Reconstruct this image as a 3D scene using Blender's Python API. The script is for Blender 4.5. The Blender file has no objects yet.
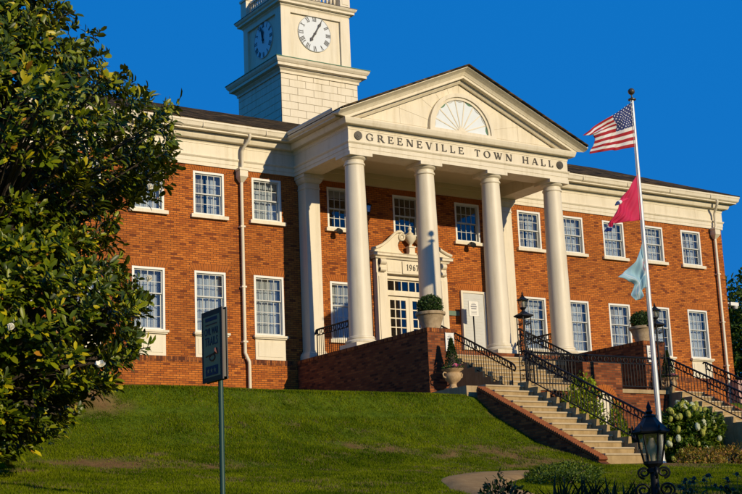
import bpy, math, random
import numpy as np
from mathutils import Vector, Matrix
R = math.radians
scene = bpy.context.scene
COL = scene.collection
random.seed(7); rng = np.random.default_rng(7)

# ------------------------------------------------------------------ camera
cam_d = bpy.data.cameras.new('camera'); cam = bpy.data.objects.new('camera', cam_d); COL.objects.link(cam)
cam_d.sensor_width = 36.0; cam_d.lens = 36.0 * 1389.455 / 742.0
cam_d.clip_start = 0.1; cam_d.clip_end = 4000
_y, _p, _r = R(33.546), R(12.115), R(2.412)
_f = Vector((math.sin(_y)*math.cos(_p), math.cos(_y)*math.cos(_p), math.sin(_p)))
_rt = Vector((math.cos(_y), -math.sin(_y), 0)); _up = _rt.cross(_f)
# the photograph is tilted so that verticals lean to the left going up
_rt2 = _rt*math.cos(_r) - _up*math.sin(_r); _up2 = _up*math.cos(_r) + _rt*math.sin(_r)
M = Matrix((( _rt2.x, _up2.x, -_f.x), (_rt2.y, _up2.y, -_f.y), (_rt2.z, _up2.z, -_f.z)))
cam.matrix_world = Matrix.Translation((-30.380, -37.256, -6.595)) @ M.to_4x4()
scene.camera = cam

# ------------------------------------------------------------------ sky, sun, exposure
SUN_EL, SUN_AZ = R(17.6), R(10.2)         # azimuth measured from the facade normal towards +X
w = bpy.data.worlds.new('World'); scene.world = w; w.use_nodes = True
nt = w.node_tree; bg = nt.nodes['Background']
sky = nt.nodes.new('ShaderNodeTexSky'); sky.sky_type = 'NISHITA'; sky.sun_disc = False
sky.sun_elevation = SUN_EL; sky.sun_rotation = math.pi - SUN_AZ
sky.air_density = 1.0; sky.dust_density = 0.1; sky.ozone_density = 3.0; sky.altitude = 400
hs = nt.nodes.new('ShaderNodeHueSaturation'); hs.inputs['Saturation'].default_value = 1.25
nt.links.new(sky.outputs[0], hs.inputs['Color'])
# deep, even late-afternoon blue: the physical sky blended with its own mean blue
mxs = nt.nodes.new('ShaderNodeMix'); mxs.data_type = 'RGBA'; mxs.inputs[0].default_value = .90
nt.links.new(hs.outputs[0], mxs.inputs[6]); mxs.inputs[7].default_value = (.04, 2.95, 10.0, 1)
nt.links.new(mxs.outputs[2], bg.inputs[0]); bg.inputs[1].default_value = 0.068
sd = bpy.data.lights.new('sun', 'SUN'); sd.energy = 4.9; sd.angle = R(0.55); sd.color = (1.0, 0.84, 0.58)
sun = bpy.data.objects.new('sun', sd); COL.objects.link(sun)
sv = Vector((math.sin(SUN_AZ)*math.cos(SUN_EL), -math.cos(SUN_AZ)*math.cos(SUN_EL), math.sin(SUN_EL)))
sun.rotation_euler = sv.to_track_quat('Z', 'Y').to_euler(); sun.location = (0, -60, 40)
vs = scene.view_settings; vs.view_transform = 'Standard'; vs.look = 'None'; vs.exposure = -0.18; vs.gamma = 1.0

# ------------------------------------------------------------------ helpers
WL = {}                                   # world location of every object made here
def tag(o, label=None, cat=None, group=None, kind=None):
    if label: o['label'] = label
    if cat: o['category'] = cat
    if group: o['group'] = group
    if kind: o['kind'] = kind
    return o
def empty(name, loc=(0,0,0), parent=None, rz=0):
    o = bpy.data.objects.new(name, None); COL.objects.link(o); o.empty_display_size = .2
    loc = Vector(loc); WL[o] = loc
    if parent is not None: o.parent = parent; o.location = loc - WL[parent]
    else: o.location = loc
    o.rotation_euler.z = rz
    return o
def put(name, me, parent=None, loc=(0,0,0), rot=None, scale=None, local=False):
    o = bpy.data.objects.new(name, me); COL.objects.link(o)
    loc = Vector(loc)
    if parent is not None:
        o.parent = parent
        if local: o.location = loc; WL[o] = loc + WL[parent]
        else: o.location = loc - WL[parent]; WL[o] = loc
    else: o.location = loc; WL[o] = loc
    if rot: o.rotation_euler = rot
    if scale: o.scale = scale
    return o
class MB:
    def __init__(s): s.v = []; s.f = []
    def add(s, vs_, fs_):
        n = len(s.v); s.v += [tuple(q) for q in vs_]; s.f += [tuple(i+n for i in f) for f in fs_]; return s
    def box(s, x0, x1, y0, y1, z0, z1):
        return s.add([(x0,y0,z0),(x1,y0,z0),(x1,y1,z0),(x0,y1,z0),(x0,y0,z1),(x1,y0,z1),(x1,y1,z1),(x0,y1,z1)],
              [(0,3,2,1),(4,5,6,7),(0,1,5,4),(1,2,6,5),(2,3,7,6),(3,0,4,7)])
    def cham(s, x0, x1, y0, y1, z0, z1, c):   # box whose front (y0) edges are chamfered
        return s.add([(x0,y0+c,z0),(x1,y0+c,z0),(x1,y0+c,z1),(x0,y0+c,z1),(x0+c,y0,z0+c),(x1-c,y0,z0+c),(x1-c,y0,z1-c),(x0+c,y0,z1-c),
                      (x0,y1,z0),(x1,y1,z0),(x1,y1,z1),(x0,y1,z1)],
              [(4,5,6,7),(0,1,5,4),(1,2,6,5),(2,3,7,6),(3,0,4,7),(8,9,1,0),(9,10,2,1),(10,11,3,2),(11,8,0,3),(9,8,11,10)])
    def prism(s, pts, y0, y1, ax='y'):        # polygon (a, z), extruded along y (or x)
        n = len(pts); P = (lambda a, z, d: (a, d, z)) if ax == 'y' else (lambda a, z, d: (d, a, z))
        vs_ = [P(a, z, y0) for a, z in pts] + [P(a, z, y1) for a, z in pts]
        fs_ = [tuple(range(n)), tuple(range(2*n-1, n-1, -1))] + [(i, i+n, (i+1) % n + n, (i+1) % n) for i in range(n)]
        return s.add(vs_, fs_)
    def slab(s, pts, z0, z1):
        n = len(pts); vs_ = [(a,b,z0) for a,b in pts] + [(a,b,z1) for a,b in pts]
        return s.add(vs_, [tuple(range(n-1,-1,-1)), tuple(range(n, 2*n))] + [(i, (i+1)%n, (i+1)%n+n, i+n) for i in range(n)])
    def lathe(s, prof, cx=0, cy=0, n=32, ph=0, square=False):
        m = len(prof); vs_ = []; fs_ = []
        for r, z in prof:
            for k in range(n):
                a = 2*math.pi*k/n + ph; vs_.append((cx + r*math.cos(a), cy + r*math.sin(a), z))
        for i in range(m-1):
            for k in range(n):
                k2 = (k+1) % n; fs_.append((i*n+k, i*n+k2, (i+1)*n+k2, (i+1)*n+k))
        fs_.append(tuple(range(n-1,-1,-1))); fs_.append(tuple((m-1)*n+k for k in range(n)))
        return s.add(vs_, fs_)
    def tube(s, pts, r, n=6, rs=None):
        pts = [Vector(q) for q in pts]; vs_ = []; fs_ = []; m = len(pts)
        prev = None
        for i, q in enumerate(pts):
            d = (pts[min(i+1, m-1)] - pts[max(i-1, 0)]).normalized()
            if prev is None: a = d.orthogonal().normalized()
            else:
                a = prev - d*prev.dot(d); a = a.normalized() if a.length > 1e-6 else d.orthogonal().normalized()
            prev = a; b = d.cross(a); rr = rs[i] if rs else r
            for k in range(n):
                t = 2*math.pi*(k+.5)/n; vs_.append(q + a*(rr*math.cos(t)) + b*(rr*math.sin(t)))
        for i in range(m-1):
            for k in range(n):
                k2 = (k+1) % n; fs_.append((i*n+k, i*n+k2, (i+1)*n+k2, (i+1)*n+k))
        fs_.append(tuple(range(n-1,-1,-1))); fs_.append(tuple((m-1)*n+k for k in range(n)))
        return s.add(vs_, fs_)
    def sweep(s, path, prof, closed=False):   # profile (offset to the right-hand side of the path, z), mitred
        n = len(path); m = len(prof); vs_ = []; fs_ = []
        def nrm(a, b):
            d = Vector((b[0]-a[0], b[1]-a[1])); d.normalize(); return Vector((d.y, -d.x))
        for i in range(n):
            if closed or 0 < i < n-1:
                n1 = nrm(path[i-1], path[i]); n2 = nrm(path[i], path[(i+1) % n])
            elif i == 0: n1 = n2 = nrm(path[0], path[1])
            else: n1 = n2 = nrm(path[-2], path[-1])
            mt = (n1+n2); mt = mt / max(1e-6, (1 + n1.dot(n2)))
            for o, z in prof: vs_.append((path[i][0] + mt.x*o, path[i][1] + mt.y*o, z))
        for i in range(n if closed else n-1):
            j = (i+1) % n
            for k in range(m-1): fs_.append((i*m+k, j*m+k, j*m+k+1, i*m+k+1))
        if not closed:
            fs_.append(tuple(range(m))); fs_.append(tuple((n-1)*m+k for k in range(m-1,-1,-1)))
        return s.add(vs_, fs_)
    def mesh(s, name, mat, smooth=False, off=(0,0,0)):
        me = bpy.data.meshes.new(name); o = Vector(off)
        me.from_pydata([(a-o.x, b-o.y, c-o.z) for a, b, c in s.v], [], s.f); me.update()
        if mat: me.materials.append(mat)
        if smooth:
            me.polygons.foreach_set('use_smooth', [True]*len(me.polygons)); me.set_sharp_from_angle(angle=R(38))
        return me
    def fix(s): return s
    def build(s, name, mat, parent=None, smooth=False, origin=None, kind=None):
        if origin is None:
            a = np.array(s.v); lo, hi = a.min(0), a.max(0); origin = ((lo[0]+hi[0])/2, (lo[1]+hi[1])/2, lo[2])
        o = put(name, s.mesh(name, mat, smooth, origin), parent, origin)
        if kind: o['kind'] = kind
        return o
def normals(o):
    import bmesh
    b = bmesh.new(); b.from_mesh(o.data); bmesh.ops.recalc_face_normals(b, faces=b.faces); b.to_mesh(o.data); b.free(); return o
def copy_tree(o, parent=None, d=(0,0,0)):
    c = o.copy(); COL.objects.link(c)
    if parent is not None: c.parent = parent
    else: c.location = Vector(o.location) + Vector(d)
    WL[c] = WL.get(o, Vector()) + Vector(d)
    for ch in [q for q in bpy.data.objects if q.parent == o]: copy_tree(ch, c, d)
    return c

# ------------------------------------------------------------------ materials
def mat(name, col, rough=.6, metal=0., var=0., vscale=3., bump=0., bscale=40., spec=.5, col2=None):
    m = bpy.data.materials.new(name); m.use_nodes = True; t = m.node_tree; b = t.nodes['Principled BSDF']
    b.inputs['Roughness'].default_value = rough; b.inputs['Metallic'].default_value = metal; b.inputs['Specular IOR Level'].default_value = spec
    b.inputs['Base Color'].default_value = (*col, 1)
    if var or col2:
        g = t.nodes.new('ShaderNodeNewGeometry'); n = t.nodes.new('ShaderNodeTexNoise'); n.inputs['Scale'].default_value = vscale; n.inputs['Detail'].default_value = 6
        n.inputs['Roughness'].default_value = .65
        r = t.nodes.new('ShaderNodeValToRGB'); r.color_ramp.elements[0].position = .35; r.color_ramp.elements[1].position = .68
        c2 = col2 or tuple(c*(1-var) for c in col)
        r.color_ramp.elements[0].color = (*c2, 1); r.color_ramp.elements[1].color = (*col, 1)
        t.links.new(g.outputs['Position'], n.inputs['Vector']); t.links.new(n.outputs['Fac'], r.inputs[0]); t.links.new(r.outputs[0], b.inputs['Base Color'])
    if bump:
        g = t.nodes.new('ShaderNodeNewGeometry'); n = t.nodes.new('ShaderNodeTexNoise'); n.inputs['Scale'].default_value = bscale; n.inputs['Detail'].default_value = 4
        bp_ = t.nodes.new('ShaderNodeBump'); bp_.inputs['Strength'].default_value = bump; bp_.inputs['Distance'].default_value = .02
        t.links.new(g.outputs['Position'], n.inputs['Vector']); t.links.new(n.outputs['Fac'], bp_.inputs['Height']); t.links.new(bp_.outputs[0], b.inputs['Normal'])
    return m
def weather(m, amt=.16):
    t = m.node_tree; b = t.nodes['Principled BSDF']; src = b.inputs['Base Color'].links[0].from_socket
    g = t.nodes.new('ShaderNodeNewGeometry'); vm = t.nodes.new('ShaderNodeVectorMath'); vm.operation = 'MULTIPLY'; vm.inputs[1].default_value = (5., 5., .45)
    n = t.nodes.new('ShaderNodeTexNoise'); n.inputs['Scale'].default_value = 1.; n.inputs['Detail'].default_value = 8; n.inputs['Roughness'].default_value = .7
    r = t.nodes.new('ShaderNodeValToRGB'); r.color_ramp.elements[0].position = .30; r.color_ramp.elements[0].color = (1-amt*1.0, 1-amt*1.15, 1-amt*1.5, 1); r.color_ramp.elements[1].position = .52; r.color_ramp.elements[1].color = (1,1,1,1)
    x = t.nodes.new('ShaderNodeMix'); x.data_type = 'RGBA'; x.blend_type = 'MULTIPLY'; x.inputs[0].default_value = 1.
    t.links.new(g.outputs['Position'], vm.inputs[0]); t.links.new(vm.outputs[0], n.inputs['Vector']); t.links.new(n.outputs['Fac'], r.inputs[0])
    t.links.new(src, x.inputs[6]); t.links.new(r.outputs[0], x.inputs[7]); t.links.new(x.outputs[2], b.inputs['Base Color']); return m
def nd(t, typ, op=None, a=None, b=None, c=None):
    n = t.nodes.new(typ)
    if op: n.operation = op
    for i, q in enumerate((a, b, c)):
        if q is None: continue
        if isinstance(q, (int, float)): n.inputs[i].default_value = q
        else: t.links.new(q, n.inputs[i])
    return n.outputs[0]
def mth(t, op, a, b=None, c=None): return nd(t, 'ShaderNodeMath', op, a, b, c)
def brick_mat(name, bw=.203, rh=.0655, soldier=False, ramp=None, mortar=(.085,.038,.02), roof=False, mw=.014):
    m = bpy.data.materials.new(name); m.use_nodes = True; t = m.node_tree; P = t.nodes['Principled BSDF']
    g = t.nodes.new('ShaderNodeNewGeometry'); sp = t.nodes.new('ShaderNodeSeparateXYZ'); t.links.new(g.outputs['Position'], sp.inputs[0])
    sn = t.nodes.new('ShaderNodeSeparateXYZ'); t.links.new(g.outputs['True Normal'], sn.inputs[0])
    x, y, z = sp.outputs; nx, ny, nz = sn.outputs
    ix = mth(t, 'GREATER_THAN', mth(t, 'ABSOLUTE', nx), .6); iz = mth(t, 'GREATER_THAN', mth(t, 'ABSOLUTE', nz), .55)
    mixf = lambda f, a, b: mth(t, 'ADD', mth(t, 'MULTIPLY', a, mth(t, 'SUBTRACT', 1., f)), mth(t, 'MULTIPLY', b, f))
    u = mixf(ix, x, y); v = z if roof else mixf(iz, z, y)
    if soldier: u, v = v, u
    row = mth(t, 'FLOOR', mth(t, 'DIVIDE', v, rh))
    uo = mth(t, 'ADD', mth(t, 'DIVIDE', u, bw), mth(t, 'MULTIPLY', mth(t, 'FLOORED_MODULO', row, 2.), .5 if not roof else .37))
    fu = mth(t, 'MULTIPLY', mth(t, 'FRACT', uo), bw); fv = mth(t, 'MULTIPLY', mth(t, 'FRACT', mth(t, 'DIVIDE', v, rh)), rh)
    mk = mth(t, 'MULTIPLY', mth(t, 'GREATER_THAN', fu, mw), mth(t, 'GREATER_THAN', fv, mw))
    cb = t.nodes.new('ShaderNodeCombineXYZ'); t.links.new(mth(t, 'FLOOR', uo), cb.inputs[0]); t.links.new(row, cb.inputs[1])
    wn = t.nodes.new('ShaderNodeTexWhiteNoise'); wn.noise_dimensions = '3D'; t.links.new(cb.outputs[0], wn.inputs['Vector'])
    rp = t.nodes.new('ShaderNodeValToRGB'); rp.color_ramp.interpolation = 'CONSTANT' if not roof else 'LINEAR'; e = rp.color_ramp.elements
    ramp = ramp or [(0,(.19,.048,.014)),(.05,(.33,.090,.017)),(.25,(.40,.117,.020)),(.55,(.45,.135,.022)),(.82,(.50,.158,.028))]
    e[0].position, e[0].color = ramp[0][0], (*ramp[0][1], 1); e[1].position, e[1].color = ramp[1][0], (*ramp[1][1], 1)
    for p_, c_ in ramp[2:]: k = e.new(p_); k.color = (*c_, 1)
    t.links.new(wn.outputs['Value'], rp.inputs[0])
    ns = t.nodes.new('ShaderNodeTexNoise'); ns.inputs['Scale'].default_value = .45; ns.inputs['Detail'].default_value = 7; t.links.new(g.outputs['Position'], ns.inputs['Vector'])
    wr = t.nodes.new('ShaderNodeMix'); wr.data_type = 'RGBA'; wr.blend_type = 'MULTIPLY'; wr.inputs[0].default_value = 1.
    t.links.new(rp.outputs[0], wr.inputs[6])
    rp2 = t.nodes.new('ShaderNodeValToRGB'); rp2.color_ramp.elements[0].position = .3; rp2.color_ramp.elements[0].color = (.72,.70,.68,1)
    rp2.color_ramp.elements[1].position = .62; rp2.color_ramp.elements[1].color = (1.08,1.05,1,1); t.links.new(ns.outputs['Fac'], rp2.inputs[0]); t.links.new(rp2.outputs[0], wr.inputs[7])
    mx = t.nodes.new('ShaderNodeMix'); mx.data_type = 'RGBA'; t.links.new(mk, mx.inputs[0]); mx.inputs[6].default_value = (*mortar, 1); t.links.new(wr.outputs[2], mx.inputs[7])
    t.links.new(mx.outputs[2], P.inputs['Base Color']); P.inputs['Roughness'].default_value = .95; P.inputs['Specular IOR Level'].default_value = .04 if roof else .2
    n2 = t.nodes.new('ShaderNodeTexNoise'); n2.inputs['Scale'].default_value = 60; t.links.new(g.outputs['Position'], n2.inputs['Vector'])
    hgt = mth(t, 'ADD', mth(t, 'ADD', mk, mth(t, 'MULTIPLY', n2.outputs['Fac'], .5)), mth(t, 'MULTIPLY', wn.outputs['Value'], .5))
    bm_ = t.nodes.new('ShaderNodeBump'); bm_.inputs['Strength'].default_value = .55; bm_.inputs['Distance'].default_value = .008
    t.links.new(hgt, bm_.inputs['Height']); t.links.new(bm_.outputs[0], P.inputs['Normal'])
    return m
def glass_mat(name, refl=.03, tint=(.84,.87,.89), rough=.02):
    m = bpy.data.materials.new(name); m.use_nodes = True; t = m.node_tree; t.nodes.clear()
    o = t.nodes.new('ShaderNodeOutputMaterial'); mx = t.nodes.new('ShaderNodeMixShader'); tr = t.nodes.new('ShaderNodeBsdfTransparent'); gl = t.nodes.new('ShaderNodeBsdfGlossy')
    tr.inputs[0].default_value = (*tint, 1); gl.inputs['Roughness'].default_value = rough; gl.inputs['Color'].default_value = (.9,.95,1,1)
    fr = t.nodes.new('ShaderNodeFresnel'); fr.inputs[0].default_value = 1.5
    g = t.nodes.new('ShaderNodeNewGeometry'); t.links.new(mth(t, 'SUBTRACT', 1.5, mth(t, 'MULTIPLY', g.outputs['Backfacing'], 1.5-1/1.5)), fr.inputs[0])
    t.links.new(mth(t, 'ADD', mth(t, 'MULTIPLY', fr.outputs[0], .9), refl), mx.inputs[0])
    t.links.new(tr.outputs[0], mx.inputs[1]); t.links.new(gl.outputs[0], mx.inputs[2]); t.links.new(mx.outputs[0], o.inputs[0])
    return m
def leaf_mat(name, rough=.4, trans=.25, under=None, spec=.5):
    m = bpy.data.materials.new(name); m.use_nodes = True; t = m.node_tree; P = t.nodes['Principled BSDF']; o = t.nodes['Material Output']
    a = t.nodes.new('ShaderNodeAttribute'); a.attribute_name = 'leafcol'
    c = a.outputs['Color']
    if under:
        g = t.nodes.new('ShaderNodeNewGeometry'); mx = t.nodes.new('ShaderNodeMix'); mx.data_type = 'RGBA'; t.links.new(g.outputs['Backfacing'], mx.inputs[0])
        t.links.new(c, mx.inputs[6]); mx.inputs[7].default_value = (*under, 1); c = mx.outputs[2]
    t.links.new(c, P.inputs['Base Color']); P.inputs['Roughness'].default_value = rough; P.inputs['Specular IOR Level'].default_value = spec
    tr = t.nodes.new('ShaderNodeBsdfTranslucent'); t.links.new(c, tr.inputs[0]); mx = t.nodes.new('ShaderNodeMixShader'); mx.inputs[0].default_value = trans
    t.links.new(P.outputs[0], mx.inputs[1]); t.links.new(tr.outputs[0], mx.inputs[2]); t.links.new(mx.outputs[0], o.inputs[0])
    return m

CREAM = mat('cream_paint', (.70,.62,.46), .5, var=.07, vscale=1.3, bump=.08, bscale=25)
weather(CREAM)
WHITE = mat('white_paint', (.72,.70,.63), .45, var=.05, vscale=4)
SASH = mat('sash_paint', (.52,.52,.48), .5, var=.08, vscale=5)
BRICK = brick_mat('brick')
BRICKD = brick_mat('water_table_brick', soldier=True, ramp=[(0,(.10,.03,.014)),(.2,(.18,.055,.02)),(.4,(.26,.08,.024)),(.6,(.3,.09,.025)),(.8,(.36,.12,.03))])
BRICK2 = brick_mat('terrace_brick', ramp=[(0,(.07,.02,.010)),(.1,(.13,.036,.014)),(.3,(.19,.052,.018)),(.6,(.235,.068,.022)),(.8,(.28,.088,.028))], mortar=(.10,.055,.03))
ARCHB = mat('arch_brick', (.44,.132,.024), .9, col2=(.31,.088,.017), spec=.2, vscale=9, bump=.3)
SHING = brick_mat('roof_shingle', bw=.33, rh=.06, ramp=[(0,(.022,.017,.009)),(.3,(.040,.029,.015)),(.6,(.060,.041,.020)),(.85,(.10,.064,.03)),(1,(.14,.09,.042))], mortar=(.018,.014,.012), roof=True, mw=.006)
STONE = mat('tan_stone', (.42,.31,.17), .9, spec=.2, var=.22, vscale=2.2, bump=.25, bscale=60)
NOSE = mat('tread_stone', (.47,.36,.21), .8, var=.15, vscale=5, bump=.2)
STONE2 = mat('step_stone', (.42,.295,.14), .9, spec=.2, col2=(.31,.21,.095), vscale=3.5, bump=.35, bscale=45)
CONC = mat('planter_concrete', (.44,.33,.20), .9, col2=(.28,.20,.11), vscale=7, bump=.4, bscale=50)
TERRA = mat('urn_stone', (.48,.33,.17), .85, col2=(.33,.21,.1), vscale=9, bump=.3)
IRON = mat('black_iron', (.006,.006,.007), .5, .0, var=.3, vscale=8, spec=.25)
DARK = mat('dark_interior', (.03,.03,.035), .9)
CURT = mat('curtain_cloth', (.72,.74,.74), .9, var=.15, vscale=3)
CURT2 = mat('drape_cloth', (.50,.46,.40), .9, var=.2, vscale=3)
GLASS = glass_mat('window_glass')
FANG = mat('fanlight_glass', (.70,.74,.74), .25, var=.05, vscale=3)
BRONZE = mat('bronze_letter', (.05,.038,.02), .45, .0)
DIAL = mat('clock_dial', (.62,.66,.68), .35)
BLACK = mat('black_paint', (.01,.01,.012), .4)
STEEL = mat('brushed_steel', (.60,.60,.58), .5, .45, var=.1, vscale=6)
COPPER = mat('green_copper', (.10,.24,.13), .7, var=.3, vscale=6)
SOIL = mat('mulch', (.045,.028,.018), .95, var=.5, vscale=14, bump=.8, bscale=50)
BARK = mat('bark', (.085,.06,.04), .9, var=.4, vscale=9, bump=.6, bscale=35)
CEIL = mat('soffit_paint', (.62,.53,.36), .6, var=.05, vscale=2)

for q_ in (STONE, STONE2, CONC): weather(q_, .3)
# ------------------------------------------------------------------ lettering
def ell(cx, cy, ro, ri, a0, a1, n=22):
    A = [R(a0 + (a1-a0)*k/n) for k in range(n+1)]
    return [(cx+ro[0]*math.cos(a), cy+ro[1]*math.sin(a)) for a in A] + [(cx+ri[0]*math.cos(a), cy+ri[1]*math.sin(a)) for a in reversed(A)]
def rect(x0, x1, y0, y1): return [(x0,y0),(x1,y0),(x1,y1),(x0,y1)]
def stem(x, w=.125, y0=0., y1=1., s=.07): return [rect(x, x+w, y0, y1), rect(x-s, x+w+s, y0, y0+.05), rect(x-s, x+w+s, y1-.05, y1)]
def diag(xa, ya, xb, yb, w): return [(xa,ya),(xa+w,ya),(xb+w,yb),(xb,yb)]
GL = {
 'E': (.66, stem(.07)+[rect(.2,.58,.93,1),rect(.52,.58,.76,.95),rect(.2,.46,.48,.54),rect(.42,.46,.40,.62),rect(.2,.62,0,.07),rect(.56,.62,.05,.26)]),
 'L': (.62, stem(.07)+[rect(.2,.58,0,.07),rect(.52,.58,.05,.28)]),
 'I': (.32, stem(.09)), 'T': (.68, stem(.27)[:2]+[rect(.02,.67,.93,1),rect(.02,.08,.74,.95),rect(.61,.67,.74,.95)]),
 'H': (.84, stem(.07)+stem(.62)+[rect(.2,.64,.47,.54)]),
 'N': (.82, stem(.09,.06)+[diag(.05,1,.58,0,.17)]+[rect(.68,.74,0,1),rect(.60,.82,.95,1)]),
 'V': (.78, [diag(.05,1,.34,0,.16),diag(.40,0,.66,1,.06),rect(0,.27,.95,1),rect(.58,.8,.95,1)]),
 'A': (.80, [diag(.05,0,.34,1,.06),diag(.60,0,.34,1,.16),rect(0,.2,0,.05),rect(.54,.84,0,.05),rect(.2,.6,.30,.36)]),
 'W': (1.12, [diag(.05,1,.26,0,.15),diag(.34,0,.55,1,.06),diag(.45,1,.66,0,.15),diag(.74,0,.97,1,.06),rect(0,.26,.95,1),rect(.40,.66,.95,1),rect(.88,1.1,.95,1)]),
 'O': (.92, [ell(.46,.5,(.43,.52),(.27,.45),0,360,30)]),
 'G': (.92, [ell(.47,.5,(.44,.52),(.28,.45),42,318),rect(.66,.81,.06,.46),rect(.58,.88,.42,.47),rect(.74,.8,.66,.92)]),
 'R': (.80, stem(.07)+[ell(.30,.73,(.31,.27),(.16,.21),-92,92,14),rect(.2,.32,.94,1),rect(.2,.32,.46,.52),diag(.62,0,.30,.5,.17),rect(.62,.86,0,.05)]),
 '1': (.42, stem(.14,.14)[:2]+[[(.02,.80),(.14,.86),(.14,1),(.28,1),(.02,.88)]]),
 '9': (.66, [ell(.32,.68,(.29,.32),(.15,.25),0,360),[(.47,.68),(.61,.68),(.54,.3),(.36,.04),(.12,0),(.12,.07),(.3,.14),(.42,.38)]]),
 '6': (.66, [ell(.33,.32,(.29,.32),(.15,.25),0,360),[(.18,.32),(.04,.32),(.11,.7),(.29,.96),(.53,1),(.53,.93),(.35,.86),(.23,.62)]]),
 '7': (.62, [rect(.04,.58,.88,1),rect(.04,.09,.74,.9),diag(.18,0,.44,.9,.14)]),
 'X': (.8, [diag(.56,0,.04,1,.18),diag(.06,0,.66,1,.06),rect(0,.28,.95,1),rect(.52,.8,.95,1),rect(0,.22,0,.05),rect(.5,.8,0,.05)]),
}
def glyph(ch, h, d=.02, wx=1.):
    mb = MB(); wd, ps = GL[ch]
    for i, p_ in enumerate(ps): mb.prism([(x*h*wx, z*h) for x, z in p_], -d - .0006*i, 0)
    return mb, wd*h*wx
def write(txt, x0, x1, y, z, h, m, parent, name='letter', gap=.30, space=.75):
    tot = 0
    for c in txt: tot += space if c == ' ' else GL[c][0] + gap
    tot -= gap; wx = (x1-x0)/(tot*h); x = x0
    for c in txt:
        if c == ' ': x += space*h*wx; continue
        mb, wd = glyph(c, h, wx=wx)
        o = normals(put(name, mb.mesh('letter_'+c.lower(), m), parent, (x, y, z))); x += wd + gap*h*wx

# ------------------------------------------------------------------ the town hall
XC = -4.214
XL, XR = -19.43, 11.0
WINGX = [XC + s*d for s in (-1, 1) for d in (5.346, 7.374, 9.404, 11.431, 13.459)]
BAYX = [XC-2.58, XC, XC+2.58]
FLOOR = -.90; LAND = -2.65
hall = empty('town_hall', (XC, 0, -1.75))
tag(hall, 'red brick town hall with cream columned portico, pediment and clock tower', 'building')

UW0, UH = 3.5, 1.37; LW0, LH = -.14, 1.88; HW = .522
holes = [(x-HW, x+HW, UW0, UW0+UH) for x in WINGX+BAYX] + [(x-HW, x+HW, LW0, LW0+LH) for x in WINGX+[BAYX[0]]] + [(XC-1.0, XC+1.0, FLOOR, 2.02)]
def wall_holes(x0, x1, z0, z1, holes, y, dep):
    mb = MB(); xs = sorted({x0, x1, *[h[0] for h in holes], *[h[1] for h in holes]}); zs = sorted({z0, z1, *[h[2] for h in holes], *[h[3] for h in holes]})
    for i in range(len(xs)-1):
        for j in range(len(zs)-1):
            cx_, cz_ = (xs[i]+xs[i+1])/2, (zs[j]+zs[j+1])/2
            if any(h[0] < cx_ < h[1] and h[2] < cz_ < h[3] for h in holes): continue
            mb.add([(xs[i],y,zs[j]),(xs[i+1],y,zs[j]),(xs[i+1],y,zs[j+1]),(xs[i],y,zs[j+1])], [(0,1,2,3)])
    for a, b, c, d in holes:
        e = y+dep
        mb.add([(a,y,c),(a,e,c),(a,e,d),(a,y,d)], [(0,1,2,3)]); mb.add([(b,y,c),(b,e,c),(b,e,d),(b,y,d)], [(3,2,1,0)])
        mb.add([(a,y,d),(b,y,d),(b,e,d),(a,e,d)], [(3,2,1,0)]); mb.add([(a,y,c),(b,y,c),(b,e,c),(a,e,c)], [(0,1,2,3)])
    return mb
wall_holes(XL, XR, -3.2, 5.3, holes, 0, .22).build('wall', BRICK, hall)
BD = 6.6
MB().add([(XR,0,-3.2),(XR,BD,-3.2),(XR,BD,5.3),(XR,0,5.3)], [(0,1,2,3)]).build('wall', BRICK, hall)
MB().add([(XL,0,-3.2),(XL,BD,-3.2),(XL,BD,5.3),(XL,0,5.3)], [(3,2,1,0)]).build('wall', BRICK, hall)
MB().add([(XL,BD,-3.2),(XR,BD,-3.2),(XR,BD,6.2),(XL,BD,6.2)], [(3,2,1,0)]).build('wall', BRICK, hall)
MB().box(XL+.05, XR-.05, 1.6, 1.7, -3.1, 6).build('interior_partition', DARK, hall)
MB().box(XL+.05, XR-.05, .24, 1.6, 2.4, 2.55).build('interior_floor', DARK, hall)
# projecting brick base with its rowlock course
for a, b in ((XL-.06, -8.66), (.23, XR+.06)):
    MB().box(a, b, -.07, -.002, -3.2, -1.07).build('brick_base', BRICK, hall)
    MB().box(a-.005 if a < -10 else a, b if b < 0 else b+.005, -.075, -.003, -1.066, -.90).build('water_table', BRICKD, hall)
MB().box(XR+.002, XR+.065, -.06, BD, -3.2, -1.07).build('brick_base', BRICK, hall)
MB().box(XR+.003, XR+.068, -.05, BD, -1.066, -.90).build('water_table', BRICKD, hall)

# windows: frame, two sashes, glazing bars, single panes, sill, flat arch, curtain
def bars(mb, x0, x1, z0, z1, y0, y1, wd, cols, rows, bw=.02):
    mb.box(x0, x0+wd, y0, y1, z0, z1); mb.box(x1-wd, x1, y0, y1, z0, z1)
    mb.box(x0+wd, x1-wd, y0+.001, y1-.001, z0, z0+wd); mb.box(x0+wd, x1-wd, y0+.001, y1-.001, z1-wd, z1)
    cw, rh = (x1-x0-2*wd)/cols, (z1-z0-2*wd)/rows
    for i in range(1, cols): x = x0+wd+cw*i; mb.box(x-bw/2, x+bw/2, y0+.006, y1-.006, z0+wd, z1-wd)
    for j in range(1, rows): z = z0+wd+rh*j; mb.box(x0+wd, x1-wd, y0+.008, y1-.008, z-bw/2, z+bw/2)
    return [(x0+wd+cw*(i+.5), z0+wd+rh*(j+.5), cw, rh) for i in range(cols) for j in range(rows)]
def pane_mesh(cw, rh): return MB().box(-cw/2+.004, cw/2-.004, -.002, .002, -rh/2+.004, rh/2-.004).mesh('pane', GLASS)
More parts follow.
